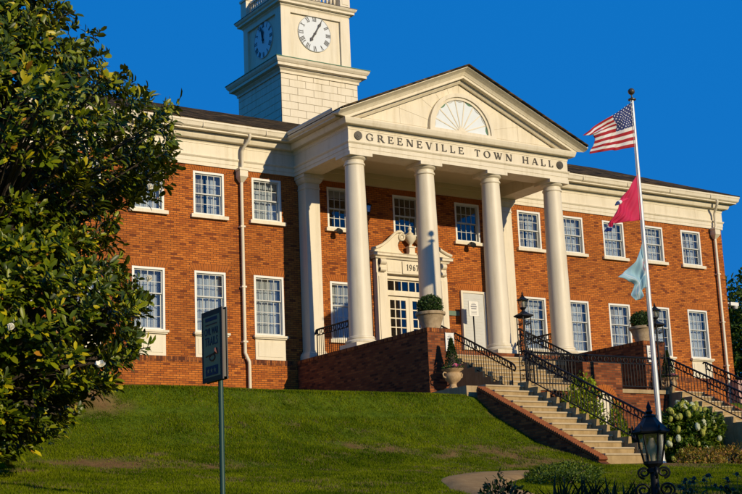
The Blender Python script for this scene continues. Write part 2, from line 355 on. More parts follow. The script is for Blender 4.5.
def curtain_mesh(h, m, seed, w0=-.5, w1=.5, amp=.012):
    r_ = random.Random(seed); n = 60; vs_ = []; fs_ = []
    ph = [r_.uniform(0, 6.3) for _ in range(3)]
    for k in range(n+1):
        x = w0 + (w1-w0)*k/n; y = .26 + amp*math.sin(x*48+ph[0]) + amp*.6*math.sin(x*23+ph[1]) + .01*math.sin(x*90+ph[2])
        vs_ += [(x, y, .02), (x, y*1.02, h-.02)]
    for k in range(n): fs_.append((2*k, 2*k+2, 2*k+3, 2*k+1))
    return MB().add(vs_, fs_).mesh('curtain', m, True)
def flat_arch_mesh():
    mb = MB(); n = 15; b0, b1, hh = .60, .70, .215
    for k in range(n):
        a0, a1 = -1+2*k/n, -1+2*(k+1)/n; g = .006
        mb.prism([(a0*b0+g, .004), (a1*b0-g, .004), (a1*b1-g, hh), (a0*b1+g, hh)], -.008 - .004*((k*7) % 3)/2, .0)
    return mb.mesh('flat_arch', ARCHB)
def make_window_meshes(h, rt_, rb):
    D = {}
    mb = MB(); a = HW+.004
    mb.box(-a, -a+.066, -.012, .15, -.004, h+.004); mb.box(a-.066, a, -.012, .15, -.004, h+.004)
    mb.box(-a+.066, a-.066, -.011, .149, h-.062, h+.004); mb.box(-a+.066, a-.066, -.011, .149, -.004, .045)
    D['frame'] = mb.mesh('frame', WHITE)
    xi = HW-.062; zb, ztp = .046, h-.063; zm = zb + (ztp-zb)*rb/(rt_+rb)
    mb = MB(); p1 = bars(mb, -xi, xi, zm-.015, ztp, .045, .085, .036, 4, rt_, .018); D['upper_sash'] = mb.mesh('upper_sash', SASH)
    mb = MB(); p2 = bars(mb, -xi, xi, zb, zm+.02, .09, .13, .042, 4, rb, .018); D['lower_sash'] = mb.mesh('lower_sash', SASH)
    D['panes'] = [(x, .065, z, pane_mesh(*p1[0][2:])) for x, z, *_ in p1]
    pm1 = D['panes'][0][3]; pm2 = pane_mesh(*p2[0][2:])
    D['panes'] = [(x, .065, z, pm1) for x, z, *_ in p1] + [(x, .11, z, pm2) for x, z, *_ in p2]
    return D
WU = make_window_meshes(UH, 2, 2); WD_ = make_window_meshes(LH, 2, 3)
SILL = MB().box(-.63, .63, -.11, .14, -.115, -.004).mesh('sill', CREAM)
mb = MB().box(-.60, .60, -.13, -.012, -.07, -.004); mb.box(-.565, .565, -.09, -.011, -.11, -.07)
SILL2 = mb.mesh('sill', CREAM)
mb = MB().box(-.53, .53, -.03, .05, -.76, -.112); mb.box(-.44, .44, -.042, -.03, -.66, -.20); 
APRON = mb.mesh('apron_panel', CREAM)
FARCH = flat_arch_mesh(); FARCHM = MB().prism([(-.6,.004),(.6,.004),(.7,.215),(-.7,.215)], -.004, .0).mesh('arch_mortar', mat('dark_mortar', (.09,.045,.022), .95))
CURTS_U = [curtain_mesh(UH, CURT, i) for i in range(3)]; CURTS_L = [curtain_mesh(LH, CURT, 10+i) for i in range(3)]
CURT_HL = [curtain_mesh(LH, CURT2, 20, -.5, -.02), curtain_mesh(LH, CURT, 21, .02, .5)]
CURT_HU = [curtain_mesh(UH, CURT2, 22, -.5, -.05), curtain_mesh(UH, CURT, 23, .05, .5)]
wi = 0
BLIND = mat('roller_blind', (.55,.54,.48), .9, var=.1, vscale=2)
def window(x, z0, upper, apron=False, arch=True, dark=False):
    global wi; wi += 1
    W_ = empty('window', (x, 0, z0), hall); D = WU if upper else WD_; h = UH if upper else LH
    for n_ in ('frame', 'upper_sash', 'lower_sash'): put(n_, D[n_], W_, (0,0,0), local=True)
    rr = random.Random(wi)
    tz = rr.uniform(-.006, .006); tx = rr.uniform(-.006, .006)
    for (px, py, pz, me) in D['panes']: put('pane', me, W_, (px, py, pz), (tx+rr.uniform(-.007,.007), 0, tz+rr.uniform(-.007,.007)), local=True)
    put('sill', SILL2 if apron else SILL, W_, (0,0,0), local=True)
    if apron: put('apron_panel', APRON, W_, (0,0,0), local=True)
    if arch: put('flat_arch', FARCH, W_, (0, 0, h+.012), local=True); put('arch_mortar', FARCHM, W_, (0, 0, h+.012), local=True)
    if wi % 5 in (1, 4):
        bt = h*(1-rr.uniform(.12, .42)); put('blind', MB().box(-.47, .47, .19, .195, bt, h-.03).mesh('blind', BLIND), W_, (0,0,0), local=True)
    if not dark:
        if wi % 4 == 2:
            for me in (CURT_HU if upper else CURT_HL): put('curtain', me, W_, (0,0,0), local=True)
        else: put('curtain', (CURTS_U if upper else CURTS_L)[wi % 3], W_, (0,0,0), local=True)
for x in WINGX: window(x, UW0, True)
for x in WINGX: window(x, LW0, False, True)
for x in BAYX: window(x, UW0, True, dark=True)
window(BAYX[0], LW0, False, False)
# blind panel to the right of the door: white board with a frame and rows of faint names
b = empty('honor_board', (BAYX[2]+.02, 0, -.25), hall)
bx0, bx1 = BAYX[2]-.50, BAYX[2]+.54
MB().box(bx0, bx1, -.05, -.002, -.25, 1.76).build('board', SASH, b)
mb = MB(); mb.box(bx0-.005, bx0+.07, -.08, -.051, -.26, 1.77); mb.box(bx1-.07, bx1+.005, -.08, -.051, -.26, 1.77); mb.box(bx0+.07, bx1-.07, -.079, -.051, 1.69, 1.77); mb.box(bx0+.07, bx1-.07, -.079, -.051, -.26, -.18)
mb.build('frame', CREAM, b)
FAINT = mat('faint_print', (.50,.49,.44), .6)
mb = MB()
for k in range(16):
    for c_ in range(2):
        xx = bx0+.14+c_*.42; mb.box(xx, xx+.2+.12*((k*5+c_*3) % 4)/3, -.054, -.0505, 1.5-k*.1, 1.5-k*.1+.028)
mb.build('name_row', FAINT, b)
put('flat_arch', FARCH, b, (BAYX[2]+.02, 0, 1.785))
o = MB().box(-2.69, -2.2, -.03, -.002, .89, 1.05).build('wall_plaque', mat('green_bronze', (.10,.15,.10), .5, .3), hall)

# door with its broken scroll pediment
dr = empty('doorway', (XC, 0, FLOOR), hall)
for a, b_ in ((XC-1.42, XC-1.02), (XC+1.02, XC+1.42)):
    MB().box(a, b_, -.22, .05, FLOOR+.2, 2.12).box(a+.06, b_-.06, -.245, -.22, FLOOR+.25, 2.0).box(a-.04, b_+.03, -.26, 0, FLOOR, FLOOR+.22).build('pilaster', CREAM, dr)

mb = MB(); mb.box(XC-1.42, XC+1.42, -.20, .05, 2.121, 2.60); mb.box(XC-1.0, XC-.45, -.215, -.20, 2.18, 2.52); mb.box(XC+.45, XC+1.0, -.215, -.20, 2.18, 2.52); mb.box(XC-.40, XC+.40, -.24, -.20, 2.14, 2.56)
mb.build('entablature', CREAM, dr)
for s in (-1, 1):
    mb = MB()
    for (rx, rz, rr_) in ((1.22, 2.48, .11), (1.22, 2.22, .07)):
        mb.tube([(XC+s*rx-.11, -.27, rz), (XC+s*rx+.11, -.27, rz)], rr_, 12)
    mb.prism([(XC+s*1.11, 2.15), (XC+s*1.33, 2.15), (XC+s*1.33, 2.58), (XC+s*1.11, 2.58)], -.28, -.2)
    normals(mb.build('bracket', CREAM, dr, True))
mb = MB(); mb.sweep([(XC-1.46, -.02), (XC-1.46, -.22), (XC+1.46, -.22), (XC+1.46, -.02)], [(0,2.601),(.04,2.601),(.06,2.65),(.14,2.68),(.14,2.74),(.17,2.78),(0,2.78)])
normals(mb.build('cornice', CREAM, dr))
for s in (-1, 1):
    up_ = [(1.62,2.782),(1.62,2.86),(1.42,2.92),(1.20,3.02),(1.0,3.16),(.82,3.32),(.68,3.45),(.55,3.52),(.43,3.53),(.33,3.47),(.28,3.37)]
    lo_ = [(.30,3.29),(.38,3.24),(.47,3.26),(.53,3.18),(.56,3.08),(.52,2.95),(.42,2.85),(.30,2.80),(.30,2.782)]
    pts = [(XC+s*a, z) for a, z in up_+lo_]
    normals(MB().prism(pts, -.24, -.02).build('scroll_pediment', CREAM, dr))
    top = [(XC+s*a, -.27, z+.02) for a, z in up_[1:-1]]
    MB().tube(top, .05, 8).build('scroll_moulding', CREAM, dr, True)
    mb = MB()
    ring = [(XC+s*.40+.10*math.cos(a), -.27, 3.37+.10*math.sin(a)) for a in np.linspace(0, 2*math.pi, 17)]
    mb.tube(ring, .035, 6); mb.tube([(XC+s*.40,-.28,3.37),(XC+s*.40,-.22,3.37)], .05, 10)
    mb.build('rosette', CREAM, dr, True)
mb = MB(); mb.box(XC-.15, XC+.15, -.3, -.06, 2.782, 2.86); mb.box(XC-.11, XC+.11, -.27, -.09, 2.86, 3.05); mb.box(XC-.14, XC+.14, -.3, -.06, 3.05, 3.09)
mb.build('urn_pedestal', CREAM, dr)
MB().lathe([(.05,3.091),(.07,3.1),(.05,3.16),(.10,3.22),(.18,3.32),(.20,3.42),(.17,3.47),(.10,3.50),(.12,3.53),(.06,3.58),(.04,3.64),(.07,3.68),(.06,3.73),(.02,3.78),(.005,3.8)], XC, -.18, 20).build('urn', CREAM, dr, True)
write('1967', XC-.24, XC+.24, -.241, 2.26, .20, BRONZE, dr, 'numeral', gap=.22)
mb = MB(); mb.box(XC-1.019, XC-.90, -.04, .18, FLOOR, 2.119); mb.box(XC+.90, XC+1.019, -.04, .18, FLOOR, 2.119); mb.box(XC-.90, XC+.90, -.04, .18, 1.98, 2.119); mb.box(XC-.90, XC+.90, -.02, .18, 1.43, 1.56)
mb.build('door_frame', CREAM, dr)
mb = MB(); ps = bars(mb, XC-.90, XC+.90, 1.561, 1.979, .04, .10, .05, 6, 1, .035)
mb.build('transom', CREAM, dr)
pm = pane_mesh(*ps[0][2:])
for x, z, *_ in ps: put('pane', pm, dr, (x, .07, z))
for s in (-1, 1):
    x0, x1 = (XC-.895, XC-.006) if s < 0 else (XC+.006, XC+.895)
    mb = MB(); ps = bars(mb, x0, x1, -.05, 1.425, .06, .12, .13, 3, 4, .035)
    mb.box(x0, x1, .061, .119, FLOOR+.01, -.055); mb.box(x0+.14, x1-.14, .045, .062, FLOOR+.18, -.16)
    d_ = mb.build('door', CREAM, dr)
    h_ = MB().box(x1-.09 if s < 0 else x0+.05, x1-.05 if s < 0 else x0+.09, .0, .06, -.02, .22).build('door_handle', BRONZE, dr)
    pm = pane_mesh(*ps[0][2:])
    for x, z, *_ in ps: put('pane', pm, dr, (x, .09, z))

# entablature running round wings and portico
PX0, PX1, PY = -8.50, 2*XC+8.50, -3.30
loop = [(XL,BD),(XL,0),(PX0,0),(PX0,PY),(PX1,PY),(PX1,0),(XR,0),(XR,BD)]
ENT = [(-.03,5.06),(.055,5.06),(.055,5.17),(.07,5.175),(.07,5.30),(.085,5.31),(.11,5.35),(.11,5.38),(.06,5.385),(.06,5.74),(.075,5.745),(.075,5.79),(.10,5.83),(.10,5.86),(.24,5.865),(.255,5.88),(.285,5.96),(.30,6.03),(.30,6.045),(-.03,6.045)]
e_ = normals(MB().sweep(loop, ENT).build('entablature', CREAM, hall))
GUT = [(-.02,6.05),(.49,6.06),(.49,6.105),(.52,6.115),(.56,6.15),(.575,6.22),(.585,6.26),(.60,6.275),(.60,6.335),(.44,6.335),(-.02,6.30)]
normals(MB().sweep(loop[:3]+[(PX0,PY-.05)], GUT).build('gutter', CREAM, hall))
normals(MB().sweep([(PX1,PY-.05)]+loop[5:], GUT).build('gutter', CREAM, hall))
# gutter seams
for k in range(14):
    x = XL+.8 + k*2.2
    if PX0-.7 < x < PX1+.7: continue
    MB().box(x, x+.025, -.606, -.59, 6.14, 6.338).build('gutter_joint', CREAM, hall)
# roofs
RZ, RY = 8.07, 3.3; ev = .61
def roofm(pts, fs_, name='roof', m=SHING):
    return normals(MB().add(pts, fs_).build(name, m, hall))
x0, x1, y0, y1 = XL-ev, XR+ev, -ev, BD+ev; ez = 6.34
roofm([(x0,y0,ez),(x1,y0,ez),(x1,y1,ez),(x0,y1,ez),(XL+RY,RY,RZ),(XR-RY,RY,RZ),(x0,y0,ez+.03),(x1,y0,ez+.03),(x1,y1,ez+.03),(x0,y1,ez+.03)],
      [(6,7,5,4),(7,8,5),(8,9,4,5),(9,6,4),(0,1,7,6),(1,2,8,7),(2,3,9,8),(3,0,6,9),(3,2,1,0)])
AZ, SL = 8.285, .4315; RW = 4.86
def rk(x, d=0): return AZ - SL*abs(x-XC) + d
yb, yf = 5.25, -3.92
roofm([(XC-RW,yf,rk(XC-RW)),(XC,yf,AZ),(XC+RW,yf,rk(XC+RW)),(XC-RW,yb,rk(XC-RW)),(XC,yb,AZ),(XC+RW,yb,rk(XC+RW)),
       (XC-RW,yf,rk(XC-RW)+.05),(XC,yf,AZ+.05),(XC+RW,yf,rk(XC+RW)+.05),(XC-RW,yb,rk(XC-RW)+.05),(XC,yb,AZ+.05),(XC+RW,yb,rk(XC+RW)+.05)],
      [(6,7,10,9),(7,8,11,10),(0,3,4,1),(1,4,5,2),(0,1,7,6),(1,2,8,7),(3,0,6,9),(2,5,11,8),(4,3,9,10),(5,4,10,11)], 'portico_roof')
# raking cornice: (outward, drop)
pd_ = empty('pediment', (XC, PY, 6.05), hall)
RAKE = [(.0,-.46),(.06,-.46),(.09,-.42),(.12,-.38),(.12,-.34),(.28,-.33),(.28,-.245),(.30,-.24),(.32,-.20),(.36,-.14),(.44,-.09),(.50,-.06),(.54,-.04),(.54,-.003),(.0,-.003)]
for s in (-1, 1):
    vs_ = []; n = len(RAKE)
    for xx in (0, 4.90):
        for o_, d_ in RAKE:
            q = XC + s*min(xx, (AZ+d_-6.048)/SL); vs_.append((q, PY-o_, rk(q, d_)))
    fs_ = [(k, k+1, n+k+1, n+k) for k in range(n-1)] + [tuple(range(n)), tuple(range(2*n-1, n-1, -1))]
    normals(MB().add(vs_, fs_).build('raking_cornice', CREAM, pd_))
# tympanum of stone panels fanning out round the half-round window
FZ, FR = 6.20, 1.16
tri = [(XC-4.5, 6.05), (XC+4.5, 6.05), (XC, AZ-.28)]
def clip(poly, nx_, nz_, d_):
    out = []
    for i in range(len(poly)):
        a, b_ = poly[i], poly[(i+1) % len(poly)]; da, db = a[0]*nx_+a[1]*nz_-d_, b_[0]*nx_+b_[1]*nz_-d_
        if da >= 0: out.append(a)
        if da*db < 0: t_ = da/(da-db); out.append((a[0]+(b_[0]-a[0])*t_, a[1]+(b_[1]-a[1])*t_))
    return out
MB().prism(tri, PY+.03, PY+.3).build('tympanum_backing', CREAM, pd_)
angs = [0, 12, 32, 52, 72, 90, 108, 128, 148, 168, 180]
for a0, a1 in zip(angs[:-1], angs[1:]):
    p_ = clip(tri, -math.sin(R(a0)), math.cos(R(a0)), -math.sin(R(a0))*XC + math.cos(R(a0))*FZ + .004)
    p_ = clip(p_, math.sin(R(a1)), -math.cos(R(a1)), math.sin(R(a1))*XC - math.cos(R(a1))*FZ + .004)
    for lo_, hi_ in ((0, 2.35), (2.358, 9)):
        s = -1 if (a0+a1)/2 > 90 else 1
        q = clip(p_, s, 0, s*XC+lo_); q = clip(q, -s, 0, -s*XC-hi_) if len(q) > 2 else q
        if len(q) > 2: normals(MB().prism(q, PY+.02, PY+.05).build('tympanum_panel', CREAM, pd_))
arc = lambda r_, n=28: [(XC+r_*math.cos(math.pi*k/n), FZ+r_*math.sin(math.pi*k/n)) for k in range(n+1)]
fan = empty('fanlight', (XC, PY, FZ), hall)
normals(MB().prism(arc(FR+.13)+list(reversed(arc(FR))), PY-.10, PY+.1).build('outer_ring', CREAM, fan))
normals(MB().prism(arc(FR+.001)+list(reversed(arc(FR-.09))), PY-.05, PY+.1).build('inner_ring', CREAM, fan))
MB().box(XC-FR-.16, XC+FR+.16, PY-.14, PY+.1, FZ-.10, FZ-.001).build('sill', CREAM, fan)
nsp = 9
for k in range(nsp):
    a0, a1 = math.pi*k/nsp, math.pi*(k+1)/nsp
    pts = [(XC+.14*math.cos(a0), FZ+.14*math.sin(a0))] + [(XC+(FR-.1)*math.cos(a0+(a1-a0)*j/4), FZ+(FR-.1)*math.sin(a0+(a1-a0)*j/4)) for j in range(5)] + [(XC+.14*math.cos(a1), FZ+.14*math.sin(a1))]
    normals(MB().prism(pts, PY-.0, PY+.008).build('pane', FANG, fan))
    if k: 
        a = a0; c_, s_ = math.cos(a), math.sin(a); w_ = .018
        normals(MB().prism([(XC+.15*c_-w_*s_, FZ+.15*s_+w_*c_), (XC+.15*c_+w_*s_, FZ+.15*s_-w_*c_), (XC+(FR-.08)*c_+w_*s_, FZ+(FR-.08)*s_-w_*c_), (XC+(FR-.08)*c_-w_*s_, FZ+(FR-.08)*s_+w_*c_)], PY-.012, PY-.001).build('glazing_bar', CREAM, fan))
    a = (a0+a1)/2; rr_ = FR-.10
    sc = [(XC+rr_*math.cos(a0+.04+(a1-a0-.08)*j/6), FZ+rr_*math.sin(a0+.04+(a1-a0-.08)*j/6)) for j in range(7)]
    sc2 = [(XC+(rr_-.05*math.sin(math.pi*j/6)-.001)*math.cos(a0+.04+(a1-a0-.08)*j/6), FZ+(rr_-.05*math.sin(math.pi*j/6)-.001)*math.sin(a0+.04+(a1-a0-.08)*j/6)) for j in range(7)]
    normals(MB().prism(sc+list(reversed(sc2)), PY-.012, PY-.002).build('scallop', SASH if k % 3 else COPPER, fan))
normals(MB().prism(arc(.16, 10), PY-.04, PY+.0).build('hub', CREAM, fan))
# beams and ceiling of the portico
mb = MB(); mb.box(PX0+.02, PX1-.02, PY+.02, PY+.66, 5.062, 5.6); mb.build('portico_beam', CREAM, hall)
for a, b_ in ((PX0+.021, PX0+.65), (PX1-.65, PX1-.021)): MB().box(a, b_, PY+.661, -.002, 5.063, 5.6).build('portico_beam', CREAM, hall)
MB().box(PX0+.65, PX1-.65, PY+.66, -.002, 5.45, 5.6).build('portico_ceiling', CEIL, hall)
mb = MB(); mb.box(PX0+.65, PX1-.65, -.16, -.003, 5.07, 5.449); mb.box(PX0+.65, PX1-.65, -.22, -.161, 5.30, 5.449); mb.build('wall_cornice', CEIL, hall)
write('GREENEVILLE TOWN HALL', XC-3.72, XC+3.72, PY-.061, 5.46, .225, BRONZE, e_, gap=.42, space=.95)
for s in (-1, 1):
    mb = MB(); cx_ = XC+s*4.0
    mb.prism([(cx_+.135*math.cos(a), 5.57+.135*math.sin(a)) for a in np.linspace(0, 2*math.pi, 24, endpoint=False)], PY-.10, PY-.061)
    for rr_, dd in ((.10, .112), (.05, .122)): mb.prism([(cx_+rr_*math.cos(a), 5.57+rr_*math.sin(a)) for a in np.linspace(0, 2*math.pi, 24, endpoint=False)], PY-dd, PY-.099)
    normals(mb.build('medallion', BRONZE, hall))

# columns and piers
CX = [-8.138 + 2.616*k for k in range(4)]; CY = -2.98
CX = [XC + (k-1.5)*2.616 for k in range(4)]
shaft = []
for k in range(15):
    t_ = k/14; r_ = .355 - .062*(t_**1.8); shaft.append((r_, FLOOR+.36 + t_*(4.70-FLOOR-.36)))
shaft = [(.40, FLOOR+.30), (.40, FLOOR+.34), (.375, FLOOR+.355)] + shaft
B_ME = MB().box(-.47, .47, -.47, .47, 0, .13).lathe([(.46,.131),(.48,.16),(.48,.20),(.45,.235),(.41,.24),(.40,.27),(.42,.28),(.42,.30),(.40,.301)], n=40).mesh('base', CREAM, True)
S_ME = MB().lathe([(r_, z-FLOOR) for r_, z in shaft], n=40).mesh('shaft', CREAM, True)
C_ME = MB().lathe([(.293,0),(.32,.01),(.33,.04),(.32,.07),(.295,.075),(.295,.16),(.32,.17),(.36,.20),(.385,.235),(.385,.25)], n=40).box(-.41, .41, -.41, .41, .25, .362).mesh('capital', CREAM, True)
for x in CX:
    c_ = empty('column', (x, CY, FLOOR), hall)
    put('base', B_ME, c_, (0,0,0), local=True); put('shaft', S_ME, c_, (0,0,0), local=True); put('capital', C_ME, c_, (0,0,4.70-FLOOR), local=True)
for x in (CX[0], CX[3]):
    pr_ = empty('pier', (x, 0, FLOOR), hall)
    MB().box(x-.258, x+.258, -.467, -.001, FLOOR+.3, 4.6).build('shaft', CREAM, pr_)
    mb = MB(); q = [(x-.258,0),(x-.258,-.467),(x+.258,-.467),(x+.258,0)]
    normals(MB().sweep(q, [(-.02,FLOOR),(.10,FLOOR),(.10,FLOOR+.14),(.09,FLOOR+.16),(.08,FLOOR+.22),(.03,FLOOR+.25),(.03,FLOOR+.29),(-.02,FLOOR+.30)]).build('base', CREAM, pr_))
    normals(MB().sweep(q, [(-.02,4.6),(.02,4.6),(.02,4.64),(.0,4.65),(.0,4.78),(.03,4.80),(.08,4.88),(.09,4.94),(.12,4.95),(.12,5.058),(-.02,5.058)]).build('capital', CREAM, pr_))

# downspouts
def downspout(x, s):
    d_ = empty('downspout', (x, -.1, -1.75), hall)
    MB().tube([(x+.12*s,-.52,6.12),(x+.12*s,-.52,6.02),(x+.10*s,-.46,5.92),(x+.02*s,-.26,5.72),(x,-.20,5.62),(x,-.20,5.06)], .05, 10).build('gooseneck', CREAM, d_, True)
    mb = MB(); mb.box(x-.14, x+.14, -.30, -.02, 4.80, 5.05); mb.box(x-.165, x+.165, -.325, -.02, 5.0, 5.07)
    mb.add([(x-.14,-.30,4.8),(x+.14,-.30,4.8),(x+.14,-.02,4.8),(x-.14,-.02,4.8),(x-.055,-.17,4.64),(x+.055,-.17,4.64),(x+.055,-.06,4.64),(x-.055,-.06,4.64)], [(0,1,5,4),(1,2,6,5),(2,3,7,6),(3,0,4,7)])
    normals(mb.build('conductor_head', CREAM, d_))
    mb = MB(); mb.tube([(x,-.115,4.66),(x,-.115,-.72),(x+.04*s,-.16,-.86),(x+.09*s,-.20,-1.0),(x+.10*s,-.19,-1.12),(x+.10*s,-.19,-1.9)], .055, 10); mb.build('pipe', CREAM, d_, True)
    for z in (3.2, 1.3, -.4): MB().box(x-.08, x+.08, -.175, -.002, z, z+.05).build('bracket', CREAM, d_)
downspout(-10.50, 1); downspout(10.50, -1)

# clock tower
TX0, TY0, TS = XC-1.6785, 5.219, 3.357
tw = empty('clock_tower', (XC, TY0+TS/2, 6.3), hall)
MB().box(TX0+.02, TX0+TS-.02, TY0+.02, TY0+TS-.02, 5.5, 10.8).build('core', CREAM, tw)
MB().box(TX0-.6, TX0+TS+.6, BD-.01, TY0+TS+.6, -3.2, 7.2).build('rear_wing', BRICK, hall)
bh, bw_ = .29, .70
for r_ in range(9):
    z1 = 10.75 - r_*bh; z0 = z1-bh; x = 0. - (.35 if r_ % 2 else 0)
    while x < TS - .02:
        a, b_ = max(x, 0), min(x+bw_, TS)
        if b_-a > .05:
            g = .0055
            MB().cham(TX0+a+g*(a>0), TX0+b_-g*(b_<TS), TY0-.012*random.random()*.4, TY0+.04, z0+g, z1-g, .007).build('block', CREAM, tw)
            o = MB().cham(a+g*(a>0), b_-g*(b_<TS), 0, .04, z0+g, z1-g, .007)
            o.v = [(TX0+q[1], TY0+TS-q[0], q[2]) for q in o.v]; o.build('block', CREAM, tw)
        x += bw_
def ringsq(x0, y0, s_, prof, name, m=CREAM, parent=tw):
    q = [(x0,y0),(x0+s_,y0),(x0+s_,y0+s_),(x0,y0+s_)]
    return normals(MB().sweep(q, prof, True).build(name, m, parent))
ringsq(TX0, TY0, TS, [(-.05,10.66),(.05,10.66),(.05,10.75),(.08,10.78),(.12,10.82),(.12,10.86),(.27,10.88),(.27,10.98),(.30,11.0),(.35,11.08),(.37,11.15),(.37,11.16),(-.05,11.2)], 'lower_cornice')
ringsq(TX0, TY0, TS, [(-.3,11.23),(.38,11.163),(.39,11.163),(.39,11.19),(.1,11.215),(-.3,11.25)], 'copper_flashing', COPPER)
UX0, UY0, US = XC-1.4385, 5.458, 2.877
MB().box(UX0, UX0+US, UY0, UY0+US, 11.15, 13.45).build('clock_stage', CREAM, tw)
# corner boards and header moulding standing proud of the clock panels
for a in (UX0-.085, UX0+US-.33): MB().box(a, a+.415, UY0-.09, UY0-.001, 11.2, 13.38).build('corner_board', CREAM, tw)
for a in (UY0+.002, UY0+US-.33): MB().box(UX0-.09, UX0-.001, a, a+.328, 11.2, 13.38).build('corner_board', CREAM, tw)
MB().box(UX0+.331, UX0+US-.331, UY0-.085, UY0-.001, 13.20, 13.38).build('header_board', CREAM, tw)
MB().box(UX0-.085, UX0-.001, UY0+.331, UY0+US-.331, 13.22, 13.38).build('header_board', CREAM, tw)
ringsq(UX0, UY0, US, [(-.05,13.36),(.06,13.36),(.08,13.42),(.12,13.46),(.12,13.50),(.24,13.52),(.24,13.6),(.29,13.64),(.32,13.70),(.32,13.72),(-.05,13.76)], 'upper_cornice')
ringsq(UX0, UY0, US, [(-.3,13.78),(.33,13.725),(.335,13.725),(.335,13.745),(-.3,13.80)], 'roof_flashing', BRONZE)
MB().box(UX0+.02, UX0+US-.02, UY0+.02, UY0+US-.02, 13.4, 13.80).build('stage_deck', CREAM, tw)
for ax_ in (0, 1):
    for ay in (0, 1):
        cx_, cy_ = UX0+.1+ax_*(US-.2), UY0+.1+ay*(US-.2)
        mb = MB(); mb.box(cx_-.22, cx_+.22, cy_-.22, cy_+.22, 13.79, 14.55); mb.box(cx_-.26, cx_+.26, cy_-.26, cy_+.26, 14.55, 14.64); mb.cham(cx_-.14, cx_+.14, cy_-.235, cy_-.22, 13.92, 14.45, .01)
        mb.build('balustrade_post', CREAM, tw)
BAL = MB().lathe([(.045,0),(.045,.04),(.03,.06),(.055,.2),(.05,.28),(.028,.42),(.045,.5),(.045,.52)], n=10).mesh('baluster', CREAM, True)
for k in range(13):
    t_ = .45 + k*(US-.9)/12
    for (bx_, by_) in ((UX0+t_, UY0+.1), (UX0+t_, UY0+US-.1), (UX0+.1, UY0+t_), (UX0+US-.1, UY0+t_)): put('baluster', BAL, tw, (bx_, by_, 13.87))
for z0, z1 in ((13.8, 13.87), (14.39, 14.48)):
    ringsq(UX0+.1, UY0+.1, US-.2, [(-.07,z0),(.07,z0),(.07,z1),(-.07,z1),(-.07,z0)], 'balustrade_rail')
MB().lathe([(1.0,13.8),(1.0,15.6),(1.12,15.65),(1.15,15.8),(1.0,15.9),(.9,16.3),(.6,16.9),(.2,17.3),(.02,17.6)], XC, UY0+US/2, 8, R(22.5)).build('cupola', CREAM, tw)
def clock(face, cx_, cz_, hh, mm):
    root = empty('clock', (cx_, UY0, cz_) if face == 'f' else (UX0, cx_, cz_), hall)
    T = (lambda v_: (cx_+v_[0], UY0+v_[1], cz_+v_[2])) if face == 'f' else (lambda v_: (UX0+v_[1], cx_-v_[0], cz_+v_[2]))
    def fin(mb, name, m): mb.v = [T(q) for q in mb.v]; return normals(mb.build(name, m, root))
    disc = lambda r_, n=48: [(r_*math.cos(a), r_*math.sin(a)) for a in np.linspace(0, 2*math.pi, n, endpoint=False)]
    fin(MB().prism(disc(.715), -.03, -.001), 'dial', DIAL)
    mb = MB(); n = 48
    fin(MB().tube([(.715*math.cos(a), -.03, .715*math.sin(a)) for a in np.linspace(0, 2*math.pi, 49)], .014, 6), 'rim', SASH)
    for k, tx_ in enumerate(['XII','I','II','III','IIII','V','VI','VII','VIII','IX','X','XI']):
        a = math.pi/2 - k*math.pi/6; mb = MB(); hgt = .19; ws = {'I':.26,'V':.5,'X':.52}
        tot = sum(ws[c] for c in tx_)*hgt; x = -tot/2
        for c in tx_:
            st = {'I':[rect(.04,.2,0,1),rect(0,.24,0,.06),rect(0,.24,.94,1)],'V':[diag(.02,1,.2,0,.14),diag(.26,0,.4,1,.06),rect(0,.2,.94,1),rect(.34,.5,.94,1)],'X':[diag(.34,0,.02,1,.15),diag(.04,0,.42,1,.06),rect(0,.2,.94,1),rect(.34,.5,.94,1),rect(0,.2,0,.06),rect(.32,.5,0,.06)]}[c]
            for i, p_ in enumerate(st):
                q = []
                for px, pz in p_:
                    lx, lz = x + px*hgt, .50 + (pz)*hgt - .0
                    q.append((lz*math.cos(a) + lx*math.sin(a), lz*math.sin(a) - lx*math.cos(a)))
                mb.prism(q, -.036-.0007*i, -.031)
            x += ws[c]*hgt
        fin(mb, 'numeral', BLACK)
    for L_, w_, ang, nm, dd in ((.40, .05, (hh % 12 + mm/60)/12, 'hour_hand', .055), (.60, .038, mm/60, 'minute_hand', .07)):
        a = math.pi/2 - ang*2*math.pi; c_, s_ = math.cos(a), math.sin(a)
        sh = [(-.14,-w_*.6),(-.14,w_*.6),(L_*.55,w_*.7),(L_*.7,w_*1.5),(L_,0),(L_*.7,-w_*1.5),(L_*.55,-w_*.7)]
        fin(MB().prism([(u*c_-v_*s_, u*s_+v_*c_) for u, v_ in sh], -dd-.01, -dd), nm, BLACK)
    fin(MB().prism(disc(.05, 16), -.085, -.03), 'hub', BLACK)
clock('f', XC-.03, 12.53, 7, 5); clock('l', 6.86, 12.53, 11, 58)
